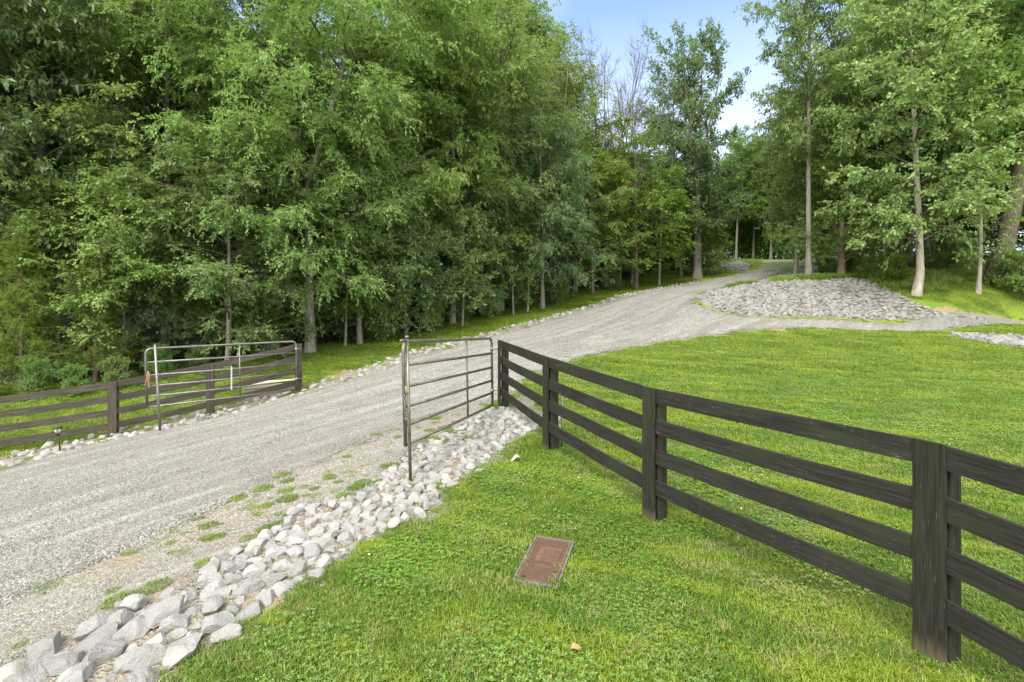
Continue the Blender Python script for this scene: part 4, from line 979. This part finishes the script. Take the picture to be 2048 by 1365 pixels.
NAMES = {'hornbeam': 'hornbeam_tree', 'hornbeam2': 'hornbeam_tree', 'beech': 'beech_tree', 'hickory': 'hickory_tree', 'oak': 'oak_tree', 'cedar': 'cedar_tree', 'tall': 'woodland_tree', 'tall2': 'woodland_tree',
  'maple': 'maple_tree', 'sapling': 'young_tree', 'greyd': 'willowy_tree', 'yellow': 'hornbeam_tree', 'shrub': 'shrub', 'shrub2': 'shrub', 'leaning': 'leaning_tree', 'dead1': 'dead_tree', 'dead2': 'dead_tree', 'mapleyoung': 'young_maple'}
TREES = []
def tree(kind, px, Y, label, hgt=None, rot=None, group=None, lmat=None, sxy=1., cat=None, X=None):
    if X is not None: pos = np.array([X, Y, float(H(X, Y))])
    else: pos = on(px, Y)
    s = (hgt or SPEC[kind]['Ht'])/SPEC[kind]['Ht']
    r = R_(int(abs(pos[0]*97+pos[1]*31)*10) % 99999)
    root = empty(NAMES[kind], pos-[0, 0, .06], label, cat or ('shrub' if 'shrub' in kind else 'tree'), group)
    root.rotation_euler = (0, 0, rot if rot is not None else r.rand()*2*PI); root.scale = (s*sxy, s*sxy, s)
    tm, bmh, cm = PROTO[kind]
    if lmat and cm:
        if (kind, lmat) not in ALT: ALT[(kind, lmat)] = clone_mat(kind, lmat)
        cm = ALT[(kind, lmat)]
    for nm, me in (('trunk', tm), ('branches', bmh), ('crown', cm)):
        if me: obj(nm, me, root)
    TREES.append(root); return root
# ---- individually placed trees and shrubs
T = tree
T('hornbeam', 620, 18.2, 'large light-barked hornbeam forking above the right end of the grey gate', 17.5, 0.)
T('hickory', 90, 17.2, 'dark large-leaved tree overhanging the upper left corner', 18, 1.)
T('hickory', -190, 16.5, 'dark large-leaved tree cut by the left edge of the photo', 17, 3.)
T('hornbeam2', 330, 18.6, 'mid-green drooping tree above the left part of the grey gate', 17, 1.2)
T('beech', 455, 16.4, 'low spreading beech with layered sprays over the grey gate', 7.6, .4)
T('beech', 250, 16.3, 'low beech with pale sprays left of the grey gate', 6.6, 2.4)
T('tall', 530, 18.8, 'paired pale trunk behind the grey gate, left one', 15, 2.)
T('sapling', 551, 19.2, 'paired pale trunk behind the grey gate, right one', 9, 2.)
T('cedar', 45, 14.9, 'feathery cedar low at the left edge behind the brown fence', 5.2, 0)
T('cedar', 190, 15.3, 'feathery cedar behind the second brown fence bay', 4.6, 2)
T('mapleyoung', 120, 16.2, 'leafy young maple between the two cedars', 6.)
for px, Y, h, l in ((-40, 13.6, 1.5, 'low leafy shrub at the left edge behind the brown fence'), (70, 13.9, 1.3, 'low leafy shrub under the left cedar'), (150, 14.2, 1.1, 'low leafy shrub behind the solar light'),
                    (235, 14.7, 1.2, 'low leafy shrub behind the wide brown fence post'), (320, 15.6, 1.3, 'low leafy shrub behind the free end of the grey gate'), (400, 16.6, 1., 'small shrub seen through the grey gate')):
    T('shrub', px, Y, l, h*.75, lmat='shade')
T('hornbeam2', 720, 19.8, 'drooping hornbeam right of the forked trunk', 11, 3.3, lmat='horn')
T('hickory', 780, 22.5, 'tall dark tree rising behind the drooping hornbeam', 19, 2.2, lmat='shade')
T('shrub2', 812, 20.6, 'large greyish shrub at the wood edge left of the near gate', 4.6, 1., sxy=1.05)
T('shrub', 770, 20.2, 'green shrub at the foot of the greyish shrub', 2.2)
T('mapleyoung', 690, 19.4, 'young maple with flat leaf layers beside the forked trunk', 5.)
T('hornbeam2', 905, 24.0, 'leafy tree above the near gate with glossy pale sprays', 13.5, .7, lmat='beech')
T('mapleyoung', 925, 23.0, 'young maple at the wood edge above the near gate', 5.4, lmat='beech')
T('mapleyoung', 1027, 25.6, 'young maple on a thin grey trunk by the drive', 5.2)
T('sapling', 1055, 26.6, 'thin young tree just right of the thin grey trunk', 5.5, lmat='shade')
T('greyd', 1085, 27.4, 'grey-green drooping tree leaning toward the middle of the drive', 11.5, 1.1)
T('greyd', 965, 26.3, 'grey-green drooping tree above the young maple', 10.5, 2.6)
T('hornbeam2', 1000, 27.5, 'tall light-green tree behind the drooping grey-green trees', 19, 5.)
T('yellow', 1186, 31.2, 'yellow-green layered tree on the left verge of the drive', 9.0, .3, lmat='horn')
T('yellow', 1273, 33.2, 'bright yellow-green layered tree overhanging the left verge', 10.5, 1.9)
T('mapleyoung', 1318, 35.4, 'light green young maple between the yellow-green tree and the oak', 8.6, lmat='yel')
T('hornbeam2', 1150, 33.5, 'tall light-green tree behind the grey dead trunk', 15.5, .4, lmat='yel')
T('oak', 1395, 38.2, 'big oak with open dark crown standing against the sky', 18.3, .6)
T('beech', 1362, 40.5, 'leafy low tree just left of the oak trunk', 9.5, 0, lmat='oak', sxy=1.1)
T('shrub2', 1416, 40., 'yellow-green bushy shrub right of the oak trunk', 4.2, 0, lmat='yel')
T('dead1', 1110, 31.8, 'bare dead tree at the left side of the sky gap', 15.8, .5)
T('dead2', 1212, 36., 'tall bare dead tree with fan of twigs against the sky', 17.2, 1.)
T('dead2', 1264, 36.6, 'pale grey dead tree in front of the oak', 14.6, 3.2)
T('dead1', 1240, 37., 'slender bare dead tree between the two fan-topped ones', 15.8, 4.)
T('tall2', 1345, 44., 'dense dark tree behind the pale dead tree', 17, 1., lmat='oak')
for px, Y, h, l in ((1472, 58, 15, 'leftmost thin trunk at the wood edge where the drive bends away'), (1506, 60, 14, 'second thin trunk at the wood edge where the drive bends away'), (1541, 59, 13.5, 'third thin trunk at the wood edge above the bend'), (1575, 62, 15, 'tree behind the bend just left of the roadside maple')):
    T('tall', px, Y, l, h)
# right side
T('tall', 1617, 28.3, 'tall pale straight trunk on the stony bank beside the drive', 23, .9, lmat='horn', sxy=.66)
T('mapleyoung', 1645, 31.2, 'leafy young maple behind the tall pale straight trunk', 8.4, lmat='beech')
T('hornbeam2', 1705, 39.5, 'dense mid-green tree right of the drive bend', 13.5, lmat='oak')
T('cedar', 1682, 28.4, 'cedar with bare reddish lower trunk behind the stony bank', 11., 1., sxy=1.25)
T('sapling', 1766, 27.0, 'slim sapling with broken top right of the cedar', 5., lmat='shade')
T('sapling', 1650, 29.4, 'twiggy small tree between the pale trunk and the cedar', 3.2, lmat='shade')
T('maple', 1832, 24.2, 'maple with crooked pale trunk on the grass right of the stony bank', 17.5, 3.3)
T('sapling', 1956, 24.0, 'slender pale young tree between the crooked maple and the leaning trunk', 10.5, 1.)
T('leaning', 1992, 24.9, 'huge dark trunk leaning right near the right edge', 20, 0.)
T('tall', 2215, 24.5, 'tall tree just beyond the right edge of the photo', 19, 1.)
T('hornbeam2', 1745, 31.5, 'mid-green tree behind the slim sapling', 16, 1.)
T('tall2', 1900, 29.5, 'tall green tree behind the crooked maple', 19, 2.)
for px, Y, h, l, mt in ((2046, 23.6, 2.2, 'broad-leaved shrub at the right edge below the leaning trunk', 'shade'), (1905, 27.3, 1.7, 'low shrub behind the crooked maple', 'shade'), (2000, 24.9, 1.3, 'low shrub at the foot of the leaning trunk', 'beech'),
                    (1795, 25.9, 1.5, 'small evergreen-looking shrub left of the crooked maple', 'cedar'), (1735, 27.8, 1.2, 'low weedy shrub on top of the stony bank', 'yel'), (860, 22.3, 1.5, 'low shrub under the leafy tree above the near gate', 'shade'), (980, 24.9, 1.4, 'low shrub left of the thin grey trunk', 'shade'),
                    (1110, 29.0, 1.6, 'shade-dark shrub right of the thin young tree', 'shade'), (1232, 33.6, 1.2, 'small shrub beneath the yellow-green trees', 'shade')):
    T('shrub', px, Y, l, h, lmat=mt)
T('maple', 1590, 33.2, 'maple overhanging the drive bend left of the tall pale trunk', 14, 1.7, sxy=.75)
# ---- woodland behind
def skyline(px):
    return float(np.interp(px, [-900, 420, 480, 560, 690, 780, 860, 1040, 1095, 1140, 1290, 1330, 1400, 1480, 1500, 1560, 1600, 1640, 3000], [-130, -100, 90, 190, 220, 60, -60, -120, 150, 300, 320, 330, 330, 300, 285, 255, 120, -60, -120]))
wood = []
rf = R_(77); cand = []
for x in np.arange(-34, 44, 3.0):
    for y in np.arange(15, 80, 3.0):
        cand.append((x+rf.randn()*.9, y+rf.randn()*.9))
for (x, y) in cand:
    dl = float(sdf(np.array([x]), np.array([y]), FOREST_L)[0]); dr = float(sdf(np.array([x]), np.array([y]), FOREST_R)[0])
    px = CX+F*x/y
    if not (-330 < px < 2380): continue
    if dl > 1.5 and px < 1700 and (dl < 13 if px > 1050 else dl < 11): side = 'left'
    elif dr > 1.2 and dr < 14 and y < 58: side = 'right'
    else: continue
    if float(sdf(np.array([x]), np.array([y]), ROAD)[0]) > -5.5: continue
    if any(math.hypot(x-t.location.x, y-t.location.y) < 1.6 for t in TREES): continue
    wood.append((x, y, px, side, max(dl, dr)))
kinds = ['tall', 'tall2', 'hornbeam2', 'tall', 'tall2', 'mapleyoung', 'hickory', 'beech']
for x, y, px, side, d in wood:
    top = skyline(px)+rf.uniform(-10, 90); z = float(H(x, y)); hmax = CAMH+(HY-top)/F*y-z
    k = kinds[rf.randint(len(kinds))]
    h = min(hmax, {'mapleyoung': 8.5, 'beech': 9.5}.get(k, 22)*rf.uniform(.85, 1.05))
    if h < 3: continue
    if h < 9 and k in ('tall', 'tall2', 'hickory', 'hornbeam2'): k = 'beech'
    word = {'tall': 'bare-stemmed', 'tall2': 'dense leafy', 'hornbeam2': 'drooping leafy', 'mapleyoung': 'young broad-leaved', 'hickory': 'large-leaved dark', 'beech': 'low layered'}[k]
    T(k, px, y, f'{word} tree inside the wood {"left of" if side == "left" else "right of"} the drive', h, X=x, group=f'woodland trees {side} of the drive', lmat=['shade', 'horn', 'oak', 'beech', None][rf.randint(5)])
print('woodland', len(wood), 'trees', len(TREES))
# the far wood as one mass: leaves filling a deep belt behind the separate trees, with thin stems
def belt(name, line, depth, n, label, seed):
    rb = R_(seed); ln = np.array(line, float); seg = np.linalg.norm(np.diff(ln, axis=0), axis=1); cum = np.r_[0, np.cumsum(seg)]
    s = rb.rand(n)*cum[-1]; i = np.clip(np.searchsorted(cum, s)-1, 0, len(seg)-1); u = ((s-cum[i])/seg[i])[:, None]; p = ln[i]*(1-u)+ln[i+1]*u
    nr = np.c_[-(ln[i+1]-ln[i])[:, 1], (ln[i+1]-ln[i])[:, 0]]/seg[i][:, None]; p = p+nr*(rb.rand(n, 1)*depth)
    z0 = H(p[:, 0], p[:, 1]); px = CX+F*p[:, 0]/p[:, 1]; top = np.array([skyline(a) for a in px])+40+55*snoise(px*.02, px*.011, 4)
    zm = np.minimum(CAMH+(HY-top)/F*p[:, 1]-z0, 19); ok = zm > .5; z = zm*rb.rand(n)**.85
    ok &= (snoise(p[:, 0]*.55+z*.3, z*.8+p[:, 1]*.4, 9) > -.75) | (z < 3)
    p, z0, z = p[ok], z0[ok], z[ok]; n = len(p); c = np.c_[p, z0+z]; a = rb.rand(n)*2*PI; e = rb.randn(n)*.4-.2
    d = np.c_[np.cos(a)*np.cos(e), np.sin(a)*np.cos(e), np.sin(e)]; up = unit(np.array([0, 0, 1.])+rb.randn(n, 3)*.6); sd = unit(np.cross(d, up)); L = (.16+.16*rb.rand(n))[:, None]
    V = np.stack([c, c+d*L*.5+sd*L*.34, c+d*L, c+d*L*.5-sd*L*.34], 1).reshape(-1, 3); k = np.arange(n)*4
    tint = np.repeat(rb.rand(n)*.8, 4)
    me = mesh_np(name, V, [np.c_[k, k+1, k+2, k+3]], LF['shade'], {'tint': tint}); tag(obj(name, me), label, 'woods', None, 'stuff')
belt('distant_woods', [(42, 64), (34, 80), (22, 78), (12, 56), (4, 44), (-6, 36), (-14, 29), (-24, 25), (-36, 22)][::-1], 4.5, 400000, 'deep shaded wood behind the separate trees left of the drive', 5)
belt('distant_woods', [(33, 62), (40, 54), (36, 42), (44, 38), (62, 36)], 5, 130000, 'deep shaded wood behind the separate trees right of the drive', 6)
belt('distant_woods', [(20, 68), (32, 67), (44, 60), (54, 56)][::-1], 7, 170000, 'deep shaded wood where the drive bends out of view', 7)
# understorey shrubs along the wood edge
edge = FOREST_L[1:11]
ush = []
for (ax, ay), (bx, by) in zip(edge[:-1], edge[1:]):
    L = math.hypot(bx-ax, by-ay); n = max(1, int(L/2.2))
    for k in range(n):
        t = (k+rf.rand())/n; x, y = ax+(bx-ax)*t+rf.randn()*.3-.5, ay+(by-ay)*t+1.1+rf.rand()*1.6
        T('shrub', 0, y, 'low leafy shrub in the shade along the wood edge left of the drive', rf.uniform(.9, 2.2), X=x, group='understorey shrubs', lmat=['shade', 'shade', 'beech'][rf.randint(3)])
for k in range(14):
    x = 19+k*1.25+rf.randn()*.4; y = 29.4-(.35*min(k, 8))+rf.rand()*2
    T('shrub', 0, y, 'low leafy shrub in the shade along the wood edge right of the drive', rf.uniform(.8, 1.7), X=x, group='understorey shrubs', lmat=['shade', 'beech'][rf.randint(2)])
# tall weeds on the bank top: dense tufts
WT = [src('weed_tile', *blades(rg, 260, .2, .10, .34, .008, .6), LF['yel']) for k in range(2)]
xs, ys = jgrid(12.5, 30, 22.5, 30, .42, rg); b = sdf(xs, ys, BANK)
m = (b < -.05) & (b > -3.2) & (ys > 24.2) & (sdf(xs, ys, ROAD) < -.4) & (snoise(xs*.9, ys*.9, 12) > -.1)
xs, ys = xs[m], ys[m]
scatter_nodes('tall_weeds', WT, np.c_[xs, ys, H(xs, ys)], slope_rot(xs, ys, rg), 1.1+1.1*rg.rand(len(xs))**2, rg.randint(0, 2, len(xs)), 'tall weeds and rough grass above the stony bank', 'weeds')
# woodland floor cover
x, y = jgrid(-20, 40, 13, 62, 1.0, rg); m = frustum(x, y, 3) & (forest_m(x, y) > -.2) & (forest_m(x, y) < 9) & (snoise(x*.7, y*.7, 19) > -.2); x, y = x[m], y[m]
FT = [src('herb_tile', *clover(rg, 240, .5), LF['shade']) for k in range(2)]
for s in FT: s.data.vertices.foreach_get
scatter_nodes('ground_cover', FT, np.c_[x, y, H(x, y)], slope_rot(x, y, rg), 2.2+1.6*rg.rand(len(x)), rg.randint(0, 2, len(x)), 'low leafy plants on the shaded woodland floor', 'plants')

# ------------------------------------------------------------------ sky, sun, camera
SUN_EL, SUN_AZ = rad(50), rad(206)      # azimuth clockwise from +Y
w = bpy.data.worlds.new('World'); scene.world = w; w.use_nodes = True; nt = w.node_tree; nt.nodes.clear(); n = N(nt)
sky = n('ShaderNodeTexSky', sky_type='NISHITA'); sky.sun_disc = False; sky.sun_elevation = SUN_EL; sky.sun_rotation = SUN_AZ; sky.altitude = 200; sky.air_density = 1.; sky.dust_density = 1.6; sky.ozone_density = 1.
d = n('ShaderNodeTexCoord').outputs['Generated']
z = n('ShaderNodeSeparateXYZ', {0: d}).outputs[2]
mp = n('ShaderNodeMapping', {'Vector': d, 'Scale': (1., 1., 3.2)}).outputs[0]
cl = n.mapr(n.noise(mp, 1.6, 6, .5), .45, .85, .0, .2)
lowc = n.mapr(z, .50, .26, .0, .22)
f = n.math('MAXIMUM', cl, lowc)
CLOUD = (9.4, 9.3, 9.0)
yy = n('ShaderNodeSeparateXYZ', {0: d}).outputs[1]
f = n.math('MAXIMUM', f, n.mapr(yy, .55, .1, 0, .85))          # more cloud away from the clear patch
c = n.mix(.75, sky.outputs[0], (1.12, 1.78, 3.3)); c = n.mix(f, c, CLOUD)
bg = n('ShaderNodeBackground', {'Color': c, 'Strength': .15})
n('ShaderNodeOutputWorld', {'Surface': bg.outputs[0]})
sl = bpy.data.lights.new('sun', 'SUN'); sl.energy = 2.1; sl.angle = rad(26); sl.color = (1., .955, .88)
so = bpy.data.objects.new('sun', sl); COL.objects.link(so)
dv = Vector((math.sin(SUN_AZ)*math.cos(SUN_EL), math.cos(SUN_AZ)*math.cos(SUN_EL), math.sin(SUN_EL)))
so.rotation_euler = dv.to_track_quat('Z', 'Y').to_euler(); so.location = dv*60
cam = bpy.data.cameras.new('camera'); cam.sensor_width = 36; cam.lens = F/2048*36; cam.shift_y = -79.5/2048; cam.clip_start = .05; cam.clip_end = 2000
co = bpy.data.objects.new('camera', cam); COL.objects.link(co); co.location = (0, 0, CAMH); co.rotation_euler = (rad(90), 0, 0); scene.camera = co
vs = scene.view_settings; vs.view_transform = 'Standard'; vs.look = 'None'; vs.gamma = 1; vs.exposure = 1.3; vs.use_curve_mapping = False
cy = scene.cycles; cy.max_bounces = 7; cy.diffuse_bounces = 4; cy.glossy_bounces = 2; cy.transmission_bounces = 4; cy.transparent_max_bounces = 4
cy.use_denoising = True; cy.sample_clamp_indirect = 6
